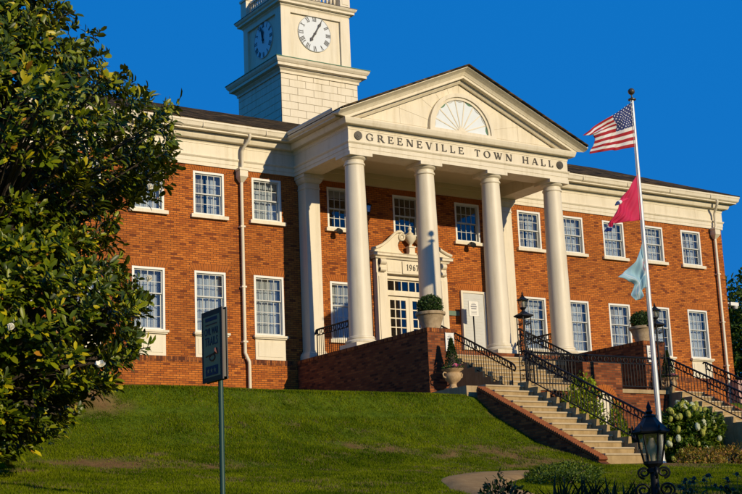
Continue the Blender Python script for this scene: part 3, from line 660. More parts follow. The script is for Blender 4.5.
# ------------------------------------------------------------------ ground
PYT = [-400,-60,-38,-29,-20,-13.4,-11.2,-9.6,-8.7,-7.3,0,20,400]; PZT = [-8.6,-8.5,-8.2,-7.05,-5.9,-5.03,-4.40,-3.58,-2.93,-2.77,-1.92,-1.6,-1.6]
SX0, SX1 = -8.42, 2*XC+8.42
def vnoise(x, y, s):
    x = np.asarray(x, float)/s; y = np.asarray(y, float)/s
    xi, yi = np.floor(x), np.floor(y); fx, fy = x-xi, y-yi; fx = fx*fx*(3-2*fx); fy = fy*fy*(3-2*fy)
    hsh = lambda a, b: (np.sin(a*127.1+b*311.7)*43758.5453) % 1.0
    return (hsh(xi,yi)*(1-fx)+hsh(xi+1,yi)*fx)*(1-fy)+(hsh(xi,yi+1)*(1-fx)+hsh(xi+1,yi+1)*fx)*fy
def hz(x, y):
    x = np.asarray(x, float); y = np.asarray(y, float)
    z = np.interp(y, PYT, PZT)
    near = np.clip((30-np.abs(x+10))/20, 0, 1)*np.clip((-y-7.5)/3, 0, 1)
    z = z + near*(vnoise(x, y, 2.3)-.5)*.10 + near*(vnoise(x+9, y+4, .7)-.5)*.03
    inside = (x > SX0) & (x < SX1) & (y > -13.3) & (y < 3)
    return np.where(inside, -5.02, z)
def soil(x, y):       # worn, bare patches of the bank
    n = .55*vnoise(x+31, y*1.6, 1.9) + .3*vnoise(x, y*1.4+7, .7) + .15*vnoise(x, y, .25)
    reg = np.clip(1-((np.asarray(x)+19.6)/2.8)**2-((np.asarray(y)+13.2)/1.7)**2, 0, 1)
    n = n + .22*(vnoise(x*1.0+3, y+17, .16)-.5)
    return np.clip((n + .28*reg - .58)*6.5, 0, 1)
xs = np.unique(np.concatenate([[-900,-400,-200,-100,-60,-45], np.arange(-36, 8, .3), [SX0-.01, SX0+.01, SX1-.01, SX1+.01], np.arange(8, 30, 2), [40,60,100,200,400,900]]))
ys = np.unique(np.concatenate([[-900,-400,-200,-100,-60,-50,-44], np.arange(-40, -1, .3), [-13.31,-13.29,-1,0,1,2,2.99,3.01,5,8,12,20,30,50,90,200,400,900]]))
Xg, Yg = np.meshgrid(xs, ys); Zg = hz(Xg, Yg)
nxg = len(xs); idx = np.arange(len(ys)*nxg).reshape(len(ys), nxg)
fc = np.stack([idx[:-1,:-1], idx[:-1,1:], idx[1:,1:], idx[1:,:-1]], -1).reshape(-1, 4)
me = bpy.data.meshes.new('ground'); me.from_pydata(np.stack([Xg, Yg, Zg], -1).reshape(-1, 3).tolist(), [], fc.tolist()); me.update()
at = me.attributes.new('soil', 'FLOAT', 'POINT'); at.data.foreach_set('value', soil(Xg, Yg).astype(np.float32).ravel())
me.polygons.foreach_set('use_smooth', [True]*len(me.polygons))
GM = bpy.data.materials.new('turf'); GM.use_nodes = True; t = GM.node_tree; P = t.nodes['Principled BSDF']
g = t.nodes.new('ShaderNodeNewGeometry'); n1 = t.nodes.new('ShaderNodeTexNoise'); n1.inputs['Scale'].default_value = 5; n1.inputs['Detail'].default_value = 8
t.links.new(g.outputs['Position'], n1.inputs['Vector']); r1 = t.nodes.new('ShaderNodeValToRGB'); r1.color_ramp.elements[0].position = .3; r1.color_ramp.elements[1].position = .7
r1.color_ramp.elements[0].color = (.045,.075,.005,1); r1.color_ramp.elements[1].color = (.11,.15,.010,1); t.links.new(n1.outputs['Fac'], r1.inputs[0])
sa = t.nodes.new('ShaderNodeAttribute'); sa.attribute_name = 'soil'; r2 = t.nodes.new('ShaderNodeValToRGB'); r2.color_ramp.elements[0].color = (.11,.058,.020,1); r2.color_ramp.elements[1].color = (.25,.145,.055,1); t.links.new(n1.outputs['Fac'], r2.inputs[0])
mx = t.nodes.new('ShaderNodeMix'); mx.data_type = 'RGBA'; t.links.new(sa.outputs['Fac'], mx.inputs[0]); t.links.new(r1.outputs[0], mx.inputs[6]); t.links.new(r2.outputs[0], mx.inputs[7]); t.links.new(mx.outputs[2], P.inputs['Base Color'])
P.inputs['Roughness'].default_value = 1.; P.inputs['Specular IOR Level'].default_value = .02; bmp = t.nodes.new('ShaderNodeBump'); bmp.inputs['Strength'].default_value = .7; bmp.inputs['Distance'].default_value = .03
n3 = t.nodes.new('ShaderNodeTexNoise'); n3.inputs['Scale'].default_value = 22; n3.inputs['Detail'].default_value = 5; t.links.new(g.outputs['Position'], n3.inputs['Vector']); t.links.new(n3.outputs['Fac'], bmp.inputs['Height']); t.links.new(bmp.outputs[0], P.inputs['Normal'])
me.materials.append(GM); tag(put('ground', me), kind='structure')

# path across the lawn
pc = [(-19.6,-29),(-19.0,-26),(-18.2,-23.2),(-17.2,-21),(-16.3,-19.0),(-15.1,-17.3),(-13.6,-16.1),(-12.2,-15.4),(-11.4,-15.05)]
def path_mesh(pc, wid, lift):
    C_ = [Vector((*p_, 0)) for p_ in pc]; pts = []
    for i in range(len(C_)-1):
        for k in range(8):
            t_ = k/8; p0, p1, p2, p3 = C_[max(i-1,0)], C_[i], C_[i+1], C_[min(i+2,len(C_)-1)]
            pts.append(.5*((2*p1)+(p2-p0)*t_+(2*p0-5*p1+4*p2-p3)*t_*t_+(3*p1-p0-3*p2+p3)*t_**3))
    vs_ = []; fs_ = []; n = 7
    for i, p_ in enumerate(pts):
        d = (pts[min(i+1,len(pts)-1)]-pts[max(i-1,0)]).normalized(); q = Vector((-d.y, d.x, 0))
        for j in range(n):
            s_ = (j/(n-1)-.5)*wid*min(1., .06+(len(pts)-1-i)/14)*(1+.06*math.sin(i*.9+j)); v_ = p_+q*s_; e = -.05 if j in (0, n-1) else lift
            vs_.append((v_.x, v_.y, float(hz(v_.x, v_.y))+e))
    for i in range(len(pts)-1):
        for j in range(n-1): fs_.append((i*n+j, (i+1)*n+j, (i+1)*n+j+1, i*n+j+1))
    return MB().add(vs_, fs_), pts
mbp, path_pts = path_mesh(pc, 1.35, .05)
PATHM = mat('sandy_gravel', (.40,.25,.105), .98, spec=.05, col2=(.29,.17,.07), vscale=4, bump=.4, bscale=40)
tag(normals(mbp.build('path', PATHM, None, True)), kind='structure')

# ------------------------------------------------------------------ podium, cheek walls, landing
pod = empty('podium', (XC, -2, LAND), hall)
WX0 = -8.65; WX1 = 2*XC - WX0; CWID = .90; FY = -3.55; CYF = -7.05
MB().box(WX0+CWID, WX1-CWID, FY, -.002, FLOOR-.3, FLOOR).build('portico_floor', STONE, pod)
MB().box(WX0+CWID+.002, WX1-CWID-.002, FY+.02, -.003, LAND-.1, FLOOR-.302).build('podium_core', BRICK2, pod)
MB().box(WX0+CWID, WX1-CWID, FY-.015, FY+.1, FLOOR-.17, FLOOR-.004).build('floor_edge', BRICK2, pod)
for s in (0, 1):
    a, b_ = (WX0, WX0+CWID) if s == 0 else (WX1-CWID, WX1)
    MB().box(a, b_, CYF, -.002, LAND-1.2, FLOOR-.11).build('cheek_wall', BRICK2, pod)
    MB().box(a-.012, b_+.012, CYF-.012, -.0015, FLOOR-.108, FLOOR+.001).build('wall_coping', BRICKD, pod)
LY = -8.90
tag(MB().box(WX0+.06, WX1-.06, LY+.32, -3.6, -5.2, LAND).build('landing', STONE), kind='structure')
# stone edging of the landing
# upper flight
RISE = (FLOOR-LAND)/10; TR = .365; UXA, UXB = XC-1.69, XC+1.69; KW = .17
st = tag(empty('stone_staircase', (XC, FY, LAND)), 'wide tan stone stairs rising between the two planter walls to the portico', 'staircase', 'tan stone stairs')
for k in range(9):
    z = LAND + RISE*(k+1); yf_ = FY - TR*(9-k) ; 
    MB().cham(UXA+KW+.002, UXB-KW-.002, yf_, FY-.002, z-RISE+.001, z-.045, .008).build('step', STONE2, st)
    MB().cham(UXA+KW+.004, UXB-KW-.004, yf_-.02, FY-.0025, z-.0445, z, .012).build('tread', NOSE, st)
for s in (0, 1):
    a, b_ = (UXA, UXA+KW) if s == 0 else (UXB-KW, UXB)
    for k in range(9):
        z = LAND + RISE*(k+1) + .10; yf_ = FY - TR*(9-k) - .12
        MB().box(a, b_, yf_, yf_+TR-.003 if k < 8 else FY-.016, LAND+.001, z).build('kerb_block', STONE2, st)
# lower flights
COPEB = mat('coping_brick', (.27,.085,.026), .9, col2=(.15,.045,.018), vscale=11, bump=.3, spec=.2)
NR = 13; RISE2 = (LAND+4.92)/NR; TR2 = .358; LXA, LXB = -8.22, -6.93
def lower_flight(mir, label):
    X = (lambda x: 2*XC-x) if mir else (lambda x: x)
    bx = lambda mb_, a, b_, *r: mb_.box(min(X(a),X(b_)), max(X(a),X(b_)), *r)
    st = tag(empty('stone_staircase', (X((LXA+LXB)/2), LY, -4.95)), label, 'staircase', 'tan stone stairs')
    for k in range(NR):
        z = LAND - RISE2*k; yb_ = LY - TR2*(k-1) - (TR2 if k == 0 else 0)
        a, b_ = sorted((X(LXA+.002), X(LXB-.002)))
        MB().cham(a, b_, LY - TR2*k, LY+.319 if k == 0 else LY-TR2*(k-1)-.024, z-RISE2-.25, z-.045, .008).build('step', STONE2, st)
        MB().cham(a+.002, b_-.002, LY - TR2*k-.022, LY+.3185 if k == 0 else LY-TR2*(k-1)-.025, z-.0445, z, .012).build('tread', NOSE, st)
    for k in range(NR):
        z = LAND - RISE2*k + .10; a, b_ = sorted((X(LXB), X(LXB+.17)))
        MB().box(a, b_, LY-TR2*k-.10, LY-TR2*(k-1)-.103, -5.1, z).build('kerb_block', STONE2, st)
    a, b_ = X(LXA), X(LXA-.24); a, b_ = min(a,b_), max(a,b_)
    top = [(LY+.05, LAND-.06), (LY-TR2*(NR-1)-.05, LAND-RISE2*(NR-1)-.10), (LY-TR2*(NR-1)-.25, -5.0)]
    pts = [(top[0][0], -5.3), (top[0][0], top[0][1]-.09), (top[1][0], top[1][1]-.09), (top[2][0], top[2][1]-.05), (top[2][0], -5.3)]
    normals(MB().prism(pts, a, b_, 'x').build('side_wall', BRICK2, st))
    # rowlock coping bricks, laid one by one down the slope
    d = Vector((0, top[1][0]-top[0][0], top[1][1]-top[0][1])); L_ = d.length; n = int(L_/.078); ang = math.atan2(d.z, -d.y)
    BK = MB().box(-.13, .13, -.036, .036, -.088, .004).mesh('brick', COPEB)
    for k in range(n):
        p_ = Vector((0, top[0][0], top[0][1])) + d*((k+.5)/n)
        put('brick', BK, st, ((a+b_)/2, p_.y, p_.z + .004*math.sin(k*12.9)), (ang, 0, 0))
    return st
lower_flight(False, 'lower stone stairs on the left with sloping brick side wall beside the lawn')
lower_flight(True, 'lower stone stairs on the right beyond the white hydrangea bush')
# wall between the lower flights, with the arched niche block in the middle
rw = tag(empty('retaining_wall', (XC, LY, -4.95)), 'brick retaining wall with arched cream niche between the two lower stairs', 'wall')
mx0, mx1 = LXB+.172, 2*XC-LXB-.172
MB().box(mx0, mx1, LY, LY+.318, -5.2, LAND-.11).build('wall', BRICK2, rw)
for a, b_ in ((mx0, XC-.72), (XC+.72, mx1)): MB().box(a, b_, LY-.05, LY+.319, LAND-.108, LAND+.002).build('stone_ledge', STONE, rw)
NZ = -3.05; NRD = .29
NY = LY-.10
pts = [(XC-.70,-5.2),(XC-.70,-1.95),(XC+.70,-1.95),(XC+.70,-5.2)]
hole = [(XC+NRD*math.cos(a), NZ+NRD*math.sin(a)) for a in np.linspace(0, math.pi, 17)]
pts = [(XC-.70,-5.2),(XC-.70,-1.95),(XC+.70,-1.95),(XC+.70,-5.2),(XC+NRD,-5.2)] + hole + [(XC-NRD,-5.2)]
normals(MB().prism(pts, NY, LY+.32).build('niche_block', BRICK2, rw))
nv = 19
for k in range(nv):
    a0, a1 = math.pi*k/nv+.012, math.pi*(k+1)/nv-.012
    q = [(XC+r_*math.cos(a), NZ+r_*math.sin(a)) for r_, a in ((NRD-.004,a0),(NRD+.21,a0),(NRD+.21,a1),(NRD-.004,a1))]
    normals(MB().prism(q, NY-.012-.003*(k%2), NY+.1).build('brick', ARCHB, rw))
fr = [(XC+r_*math.cos(a), NZ+r_*math.sin(a)) for r_, A_ in ((NRD-.003, np.linspace(0, math.pi, 17)), (NRD-.05, np.linspace(math.pi, 0, 17))) for a in A_]
fr = [(XC+NRD-.003,-5.2)] + fr[:17] + [(XC-NRD+.003,-5.2),(XC-NRD+.05,-5.2)] + fr[17:] + [(XC+NRD-.05,-5.2)]
normals(MB().prism(fr, NY-.02, NY+.1).build('niche_frame', CREAM, rw))
pn = [(XC+(NRD-.049)*math.cos(a), NZ+(NRD-.049)*math.sin(a)) for a in np.linspace(0, math.pi, 17)]
normals(MB().prism([(XC+NRD-.049,-5.2)]+pn+[(XC-NRD+.049,-5.2)], NY+.05, NY+.12).build('niche_panel', CREAM, rw))
# soil of the middle bed
tag(MB().box(mx0+.01, mx1-.01, -12.75, NY-.02, -5.2, -4.99).build('planting_bed', SOIL), kind='structure')

# ------------------------------------------------------------------ iron railings
def railing(label, p0, p1, H=.90, spacing=.115, ring=.165, posts=True, scroll=None, group='black iron railings'):
    p0, p1 = Vector(p0), Vector(p1); d = p1-p0; hd = Vector((d.x, d.y, 0)); L_ = hd.length; u = hd.normalized()
    r = tag(empty('iron_railing', (p0.x, p0.y, min(p0.z, p1.z))), label, 'railing', group)
    up = Vector((0,0,1))
    for nm, hh, rad in (('top_rail', H, .027), ('upper_rail', H-.185, .017), ('bottom_rail', .10, .017)):
        pts = [p0+up*hh, p1+up*hh]
        if nm == 'top_rail':
            pts = [p0-u*.10+up*(hh-.14+ (0 if abs(d.z)<.1 else .12)), p0-u*.05+up*(hh-.02 + (0 if abs(d.z)<.1 else .03)), p0+up*hh, p1+up*hh]
            if scroll: pts += [p1+u*.12+d.normalized()*.0+up*(H-.08), p1+u*.17+up*(H-.17), p1+u*.12+up*(H-.24), p1+u*.06+up*(H-.20)]
        MB().tube(pts, rad, 6).build(nm, IRON, r, True)
    n = max(1, int(round(L_/spacing)))
    BL = MB().tube([(0,0,.10),(0,0,H-.185)], .0105, 5).mesh('baluster', IRON)
    for k in range(n+1):
        q = p0 + d*(k/n)
        if posts and k in (0, n): MB().tube([q, q+up*H], .019, 6).build('post', IRON, r)
        else: put('baluster', BL, r, q)
    nr = max(1, int(round(L_/.235))); a = ring*.44
    sl = d.z/L_
    pts = [(u*(a*math.cos(t_)) + up*(a*1.05*math.sin(t_) + sl*a*math.cos(t_))) for t_ in np.linspace(0, 2*math.pi, 15)]
    RG = MB().tube(pts, .016, 5).mesh('ring', IRON, True)
    for k in range(nr):
        q = p0 + d*((k+.5)/nr) + up*(H-.092); put('ring', RG, r, q)
    return r
def step_z(y): return LAND + RISE*9 + .15 - RISE/TR*((FY-TR+.12)-y) - .02
ya, yb_ = FY-.05, FY-TR*9+.0
sl_ = RISE/TR
for s, lb in ((-1, 'sloping iron railing with rings on the left kerb of the upper stairs'), (1, 'sloping iron railing with rings on the right kerb of the upper stairs')):
    x = XC + s*(1.69-KW/2)
    z0 = LAND+RISE*9+.15 - .06; 
    railing(lb, (x, FY-.10, z0), (x, FY-.10-3.42, z0-3.42*sl_), H=.86, scroll=True)
for s, lb in ((-1, 'level iron side railing between left brick pier and first column'), (1, 'level iron side railing on the right between fourth column and wall pier')):
    x = XC + s*4.02
    railing(lb, (x, -.62, FLOOR), (x, -2.48, FLOOR), H=.93)
for s, lb in ((-1, 'long iron railing descending the lower left stairs to the lawn'), (1, 'long iron railing descending the lower right stairs behind the hydrangea')):
    x = XC + s*(XC-(LXB+.085)) * -1 if False else (LXB+.085 if s < 0 else 2*XC-LXB-.085)
    z0 = LAND+.14-.05; L_ = TR2*(NR-1)+.05
    railing(lb, (x, LY-.02, z0), (x, LY-.02-L_, z0-L_*RISE2/TR2), H=.84, scroll=True)
for s, lb in ((-1, 'outer iron railing along the lower left stairs'), (1, 'outer iron railing along the far side of the lower right stairs')):
    if s < 0: continue
    x = 2*XC-LXA+.12
    z0 = LAND+.02; L_ = TR2*(NR-1)+.05
    railing(lb, (x, LY-.02, z0), (x, LY-.02-L_, z0-L_*RISE2/TR2), H=.84, scroll=True)
railing('level iron guard railing on the landing above the arched niche', (LXB+.32, LY+.10, LAND), (2*XC-LXB-.32, LY+.10, LAND), H=.92)

# ------------------------------------------------------------------ lamp posts on the landing
LGL = glass_mat('lantern_glass', .18, (.75,.74,.70), .08)
BULB = mat('frosted_bulb', (.62,.58,.5), .5)
def lantern(root, x, y, z0, w0, w1, h, ns=4, ph=math.pi/4, cap=.16, fin=.16):
    root = empty('lantern', (x, y, z0), root)
    P_ = lambda r_, a, z: (x+r_*math.cos(a), y+r_*math.sin(a), z)
    A = [2*math.pi*k/ns + ph for k in range(ns)]
    mb = MB()
    for a in A: mb.tube([P_(w0, a, z0), P_(w1, a, z0+h)], .011*w1/.16, 5)
    for rr_, z in ((w0, z0), (w1, z0+h)): mb.tube([P_(rr_, a, z) for a in A+[A[0]]], .012*w1/.16, 5)
    mb.build('lantern_frame', IRON, root)
    for k in range(ns):
        a, b_ = A[k], A[(k+1) % ns]
        MB().add([P_(w0*.97,a,z0),P_(w0*.97,b_,z0),P_(w1*.97,b_,z0+h),P_(w1*.97,a,z0+h)], [(0,1,2,3)]).build('pane', LGL, root)
    MB().lathe([(w1*1.28,z0+h),(w1*1.32,z0+h+.015),(w1*1.1,z0+h+cap*.35),(w1*.7,z0+h+cap*.7),(w1*.42,z0+h+cap),(w1*.45,z0+h+cap*1.1),(w1*.3,z0+h+cap*1.2)], x, y, ns, ph).build('lantern_roof', IRON, root)
    t_ = z0+h+cap*1.18
    MB().lathe([(.02,t_),(.045*fin/.16,t_+fin*.2),(.02,t_+fin*.35),(.03*fin/.16,t_+fin*.55),(.012,t_+fin*.75),(.003,t_+fin)], x, y, 10).build('finial', IRON, root, True)
    MB().lathe([(.02,z0-.005),(.025,z0+h*.2),(w0*.45,z0+h*.35),(w0*.5,z0+h*.6),(w0*.25,z0+h*.85)], x, y, 10).build('bulb', BULB, root, True)
    MB().lathe([(.03,z0-.10),(w0*.5,z0-.06),(w0*1.1,z0-.015),(w0*1.08,z0)], x, y, ns if ns > 4 else 4, ph).build('lantern_base', IRON, root)
def newel_lamp(x, y, label):
    r = tag(empty('lamp_post', (x, y, LAND)), label, 'lamp post', 'newel lamps on the landing')
    b_ = .13; T = -.76
    for sx in (-1, 1):
        for sy in (-1, 1): MB().tube([(x+sx*b_,y+sy*b_,LAND),(x+sx*b_,y+sy*b_,T-.02)], .016, 5).build('corner_bar', IRON, r)
    mb = MB(); mb.box(x-.16, x+.16, y-.16, y+.16, LAND, LAND+.03); mb.build('base_plate', IRON, r)
    for z in (LAND+.45, LAND+.95, LAND+1.4, T-.20):
        mb = MB(); mb.tube([(x-b_,y-b_,z),(x+b_,y-b_,z),(x+b_,y+b_,z),(x-b_,y+b_,z),(x-b_,y-b_,z)], .012, 5); mb.build('cross_bar', IRON, r)
    for k in range(5):
        z = LAND + .25 + k*.36
        mb = MB()
        for s in (-1, 1):
            pts = [(x+s*(.02+.045*t_*math.cos(t_*7)), y-b_, z+.12*t_*math.sin(t_*7)+.02) for t_ in np.linspace(.15, 1, 14)]
            mb.tube(pts, .009, 4); mb.tube([(x-b_, y+(p_[0]-x), p_[2]) for p_ in pts], .009, 4)
        mb.build('scrollwork', IRON, r, True)
    MB().tube([(x,y,LAND),(x,y,T)], .03, 8).build('stem', IRON, r, True)
    MB().lathe([(.14,T-.05),(.27,T),(.27,T+.03),(.12,T+.09),(.06,T+.13),(.04,T+.17)], x, y, 4, math.pi/4).build('tray', IRON, r)
    lantern(r, x, y, T+.24, .085, .125, .19, 4, math.pi/4, .10, .14)
newel_lamp(-6.66, -8.74, 'black openwork iron lamp post with lantern at the left end of the landing')
newel_lamp(2*XC+6.66, -8.74, 'black openwork iron lamp post with lantern on the right, behind the flagpole')
# foreground lamp
lx, ly = -21.02, -27.74; lz = float(hz(lx, ly))
r = tag(empty('lamp_post', (lx, ly, lz)), 'tall black lantern lamp post with scrolls in the shaded foreground', 'lamp post')
MB().lathe([(.16,lz-.1),(.16,lz+.12),(.10,lz+.18),(.06,lz+.3),(.05,lz+.34),(.042,lz+.6),(.038,-6.05),(.055,-6.04),(.055,-6.0),(.03,-5.98)], lx, ly, 14).build('post', IRON, r, True)
lantern(r, lx, ly, -5.945, .082, .135, .265, 6, R(15), .15, .13)
for k in range(6):
    a = R(15)+k*math.pi/3
    MB().lathe([(.008,-5.68),(.016,-5.66),(.006,-5.645),(.010,-5.62),(.002,-5.60)], lx+.165*math.cos(a), ly+.165*math.sin(a), 6).build('roof_spike', IRON, r)
for k, a in enumerate((R(-33.5), R(146.5), R(56.5), R(236.5))):
    for (zc, rr_) in ((-6.04, .062), (-6.20, .08)):
        pts = []
        for t_ in np.linspace(0, 1, 22):
            ang = -math.pi/2 + t_*3.3*math.pi; q = rr_*(1-.72*t_)
            rad = .03 + rr_ + q*math.cos(ang)*1.0 - .0; pts.append((lx+rad*math.cos(a), ly+rad*math.sin(a), zc + q*math.sin(ang)*.9))
        MB().tube(pts, .011, 5).build('scroll', IRON, r, True)

# ------------------------------------------------------------------ flagpole and flags
FX, FYP = -4.22, -11.0
fp = tag(empty('flagpole', (FX, FYP, -4.95)), 'tall brushed metal flagpole carrying three flags in front of the niche', 'flagpole')
MB().lathe([(.075,-4.95),(.072,-4.0),(.066,0),(.05,3.5),(.045,5.0)], FX, FYP, 16).build('pole', STEEL, fp, True)
MB().lathe([(.16,-4.95),(.16,-4.86),(.10,-4.82),(.08,-4.78)], FX, FYP, 16).build('collar', STEEL, fp, True)
MB().lathe([(.05,4.99),(.11,5.0),(.11,5.03),(.05,5.06),(.02,5.08),(.02,5.16)], FX, FYP, 12).build('truck', BRONZE, fp, True)
MB().lathe([(.01,5.15)]+[(.095*math.sin(a), 5.245-.095*math.cos(a)) for a in np.linspace(.15, math.pi-.02, 12)], FX, FYP, 18).build('ball', BRONZE, fp, True)
MB().tube([(FX-.09, FYP-.04, 4.98), (FX-.10, FYP-.04, 1.0), (FX-.085, FYP-.05, -3.6)], .007, 4).build('halyard', mat('rope', (.55,.52,.45), .9), fp)
def polyl(pts, t_):
    P_ = np.array(pts, float); L_ = np.concatenate([[0], np.cumsum(np.linalg.norm(np.diff(P_, axis=0), axis=1))]); L_ /= L_[-1]
    return np.stack([np.interp(t_, L_, P_[:, k]) for k in range(P_.shape[1])], -1)
def flag(name, label, m, top, bot, hoist, fly, amp, freq, ph, nu=64, nv=36, fold=0., solid=.004):
    u = np.linspace(0, 1, nu+1); v = np.linspace(0, 1, nv+1); U, V = np.meshgrid(u, v)
    c0, c1 = polyl(top, u), polyl(bot, u); d0, d1 = polyl(hoist, v), polyl(fly, v)
    S = (1-V)[..., None]*c0[None] + V[..., None]*c1[None] + (1-U)[..., None]*d0[:, None] + U[..., None]*d1[:, None]
    for a, b_, q in ((0,0,c0[0]),(1,0,c0[-1]),(0,1,c1[0]),(1,1,c1[-1])):
        S = S - ((U if a else 1-U)*(V if b_ else 1-V))[..., None]*q
    env = np.minimum(1, U*3.5)
    Yd = env*(amp*np.sin(freq*(U*1.0+V*.35)*2*math.pi+ph) + amp*.4*np.sin(freq*2.3*(U*.8-V*.6)*2*math.pi+ph*2)) - U*fold
    pts = np.stack([S[..., 0], FYP-.02+Yd, S[..., 1]], -1).reshape(-1, 3)
    n = nu+1; idx = np.arange((nu+1)*(nv+1)).reshape(nv+1, nu+1)
    f = np.stack([idx[:-1,:-1], idx[1:,:-1], idx[1:,1:], idx[:-1,1:]], -1).reshape(-1, 4)
    me = bpy.data.meshes.new(name); me.from_pydata(pts.tolist(), [], f.tolist()); me.update()
    uv = me.uv_layers.new(name='UVMap'); li = np.array([l.vertex_index for l in me.loops]); UV = np.stack([U.ravel(), 1-V.ravel()], -1)[li]
    uv.data.foreach_set('uv', UV.astype(np.float32).ravel()); me.materials.append(m); me.polygons.foreach_set('use_smooth', [True]*len(me.polygons))
    org = Vector((FX, FYP, float(min(d0[:,1]))))
    me.transform(Matrix.Translation(-org)); o = put(name, me, None, org); tag(o, label, 'flag', 'flags on the pole')
    md = o.modifiers.new('cloth', 'SOLIDIFY'); md.thickness = solid
    return o
def flag_mat(name, fn):
    m = bpy.data.materials.new(name); m.use_nodes = True; t = m.node_tree; P = t.nodes['Principled BSDF']; out = t.nodes['Material Output']
    uvn = t.nodes.new('ShaderNodeUVMap'); uvn.uv_map = 'UVMap'; sp = t.nodes.new('ShaderNodeSeparateXYZ'); t.links.new(uvn.outputs[0], sp.inputs[0])
    col = fn(t, sp.outputs[0], sp.outputs[1]); t.links.new(col, P.inputs['Base Color']); P.inputs['Roughness'].default_value = .75
    tr = t.nodes.new('ShaderNodeBsdfTranslucent'); t.links.new(col, tr.inputs[0]); mx = t.nodes.new('ShaderNodeMixShader'); mx.inputs[0].default_value = .3
    t.links.new(P.outputs[0], mx.inputs[1]); t.links.new(tr.outputs[0], mx.inputs[2]); t.links.new(mx.outputs[0], out.inputs[0])
    return m
def cmix(t, f, a, b_):
    mx = t.nodes.new('ShaderNodeMix'); mx.data_type = 'RGBA'; t.links.new(f, mx.inputs[0])
    for i, q in ((6, a), (7, b_)):
        if isinstance(q, tuple): mx.inputs[i].default_value = (*q, 1)
        else: t.links.new(q, mx.inputs[i])
    return mx.outputs[2]
def us(t, u, v):
    stripe = mth(t, 'FLOORED_MODULO', mth(t, 'FLOOR', mth(t, 'MULTIPLY', v, 13.)), 2.)     # 0 -> red (top and bottom)
    c = cmix(t, stripe, (.42,.010,.018), (.78,.76,.72))
    can = mth(t, 'MULTIPLY', mth(t, 'LESS_THAN', u, .42), mth(t, 'GREATER_THAN', v, 6/13))
    su = mth(t, 'MULTIPLY', u, 6/.42); sv_ = mth(t, 'MULTIPLY', mth(t, 'SUBTRACT', v, 6/13), 5*13/7.)
    def dots(du, dv):
        a = mth(t, 'SUBTRACT', mth(t, 'FRACT', mth(t, 'ADD', su, du)), .5); b_ = mth(t, 'SUBTRACT', mth(t, 'FRACT', mth(t, 'ADD', sv_, dv)), .5)
        return mth(t, 'LESS_THAN', mth(t, 'ADD', mth(t, 'MULTIPLY', a, a), mth(t, 'MULTIPLY', b_, b_)), .022)
    star = mth(t, 'MAXIMUM', dots(0, 0), dots(.5, .5))
    return cmix(t, can, c, cmix(t, star, (.02,.035,.16), (.78,.78,.76)))
def tn(t, u, v):
    c = cmix(t, mth(t, 'GREATER_THAN', u, .90), (.62,.020,.095), (.7,.7,.7)); c = cmix(t, mth(t, 'GREATER_THAN', u, .925), c, (.02,.05,.22))
    a = mth(t, 'MULTIPLY', mth(t, 'SUBTRACT', u, .45), 1.55); b_ = mth(t, 'SUBTRACT', v, .5); d = mth(t, 'SQRT', mth(t, 'ADD', mth(t, 'MULTIPLY', a, a), mth(t, 'MULTIPLY', b_, b_)))
    return c
def city(t, u, v):
    base = (.34,.55,.64)
    a = mth(t, 'MULTIPLY', mth(t, 'SUBTRACT', u, .2), 1.5); b_ = mth(t, 'SUBTRACT', v, .52); d = mth(t, 'SQRT', mth(t, 'ADD', mth(t, 'MULTIPLY', a, a), mth(t, 'MULTIPLY', b_, b_)))
    ring = mth(t, 'LESS_THAN', mth(t, 'ABSOLUTE', mth(t, 'SUBTRACT', d, .20)), .018); ring2 = mth(t, 'LESS_THAN', mth(t, 'ABSOLUTE', mth(t, 'SUBTRACT', d, .13)), .022)
    c = cmix(t, ring, base, (.7,.72,.72)); c = cmix(t, ring2, c, (.45,.2,.22))
    l1 = mth(t, 'LESS_THAN', mth(t, 'ABSOLUTE', mth(t, 'SUBTRACT', u, .80)), .018); c = cmix(t, l1, c, (.62,.68,.70))
    l2 = mth(t, 'LESS_THAN', mth(t, 'ABSOLUTE', mth(t, 'SUBTRACT', u, .87)), .012); return cmix(t, l2, c, (.62,.68,.70))
flag('flag', 'stars and stripes flag flying at the top of the flagpole', flag_mat('us_flag_cloth', us),
  [(-4.26,4.93),(-4.81,4.57),(-5.24,4.33),(-5.61,4.08),(-6.08,3.77)], [(-4.26,3.66),(-4.79,3.54),(-5.24,3.44),(-5.78,3.33)],
  [(-4.26,4.93),(-4.26,3.66)], [(-6.08,3.77),(-5.86,3.79),(-5.66,3.87),(-5.60,3.78),(-5.65,3.55),(-5.78,3.33)], .07, 1.6, .8, fold=-.12)
TNM = flag_mat('crimson_flag_cloth', tn)
tf = flag('flag', 'crimson flag with blue and white fly edge hanging mid-pole', TNM,
  [(-4.26,2.90),(-4.54,2.6),(-4.85,2.23),(-5.14,1.81),(-5.41,1.49),(-5.58,1.20)], [(-4.24,1.63),(-4.93,1.5),(-5.31,1.44),(-5.46,1.18)],
  [(-4.26,2.90),(-4.24,1.63)], [(-5.58,1.20),(-5.46,1.18)], .06, 1.9, 2.1, fold=0)
mb = MB(); mb.tube([(-4.72,FYP-.06,2.17),(-4.9,FYP-.10,2.10),(-5.06,FYP-.11,2.03)], .05, 8, [.01,.035,.05]); o = mb.build('rolled_edge', mat('crimson_cloth', (.58,.018,.085), .75), None, True); o.parent = tf; o.location = WL[o]-WL[tf]
mb = MB(); mb.tube([(-5.055,FYP-.11,2.032),(-5.12,FYP-.115,2.0),(-5.15,FYP-.115,1.985)], .07, 8, [.051,.055,.054]); o = mb.build('rolled_edge', WHITE, None, True); o.parent = tf; o.location = WL[o]-WL[tf]
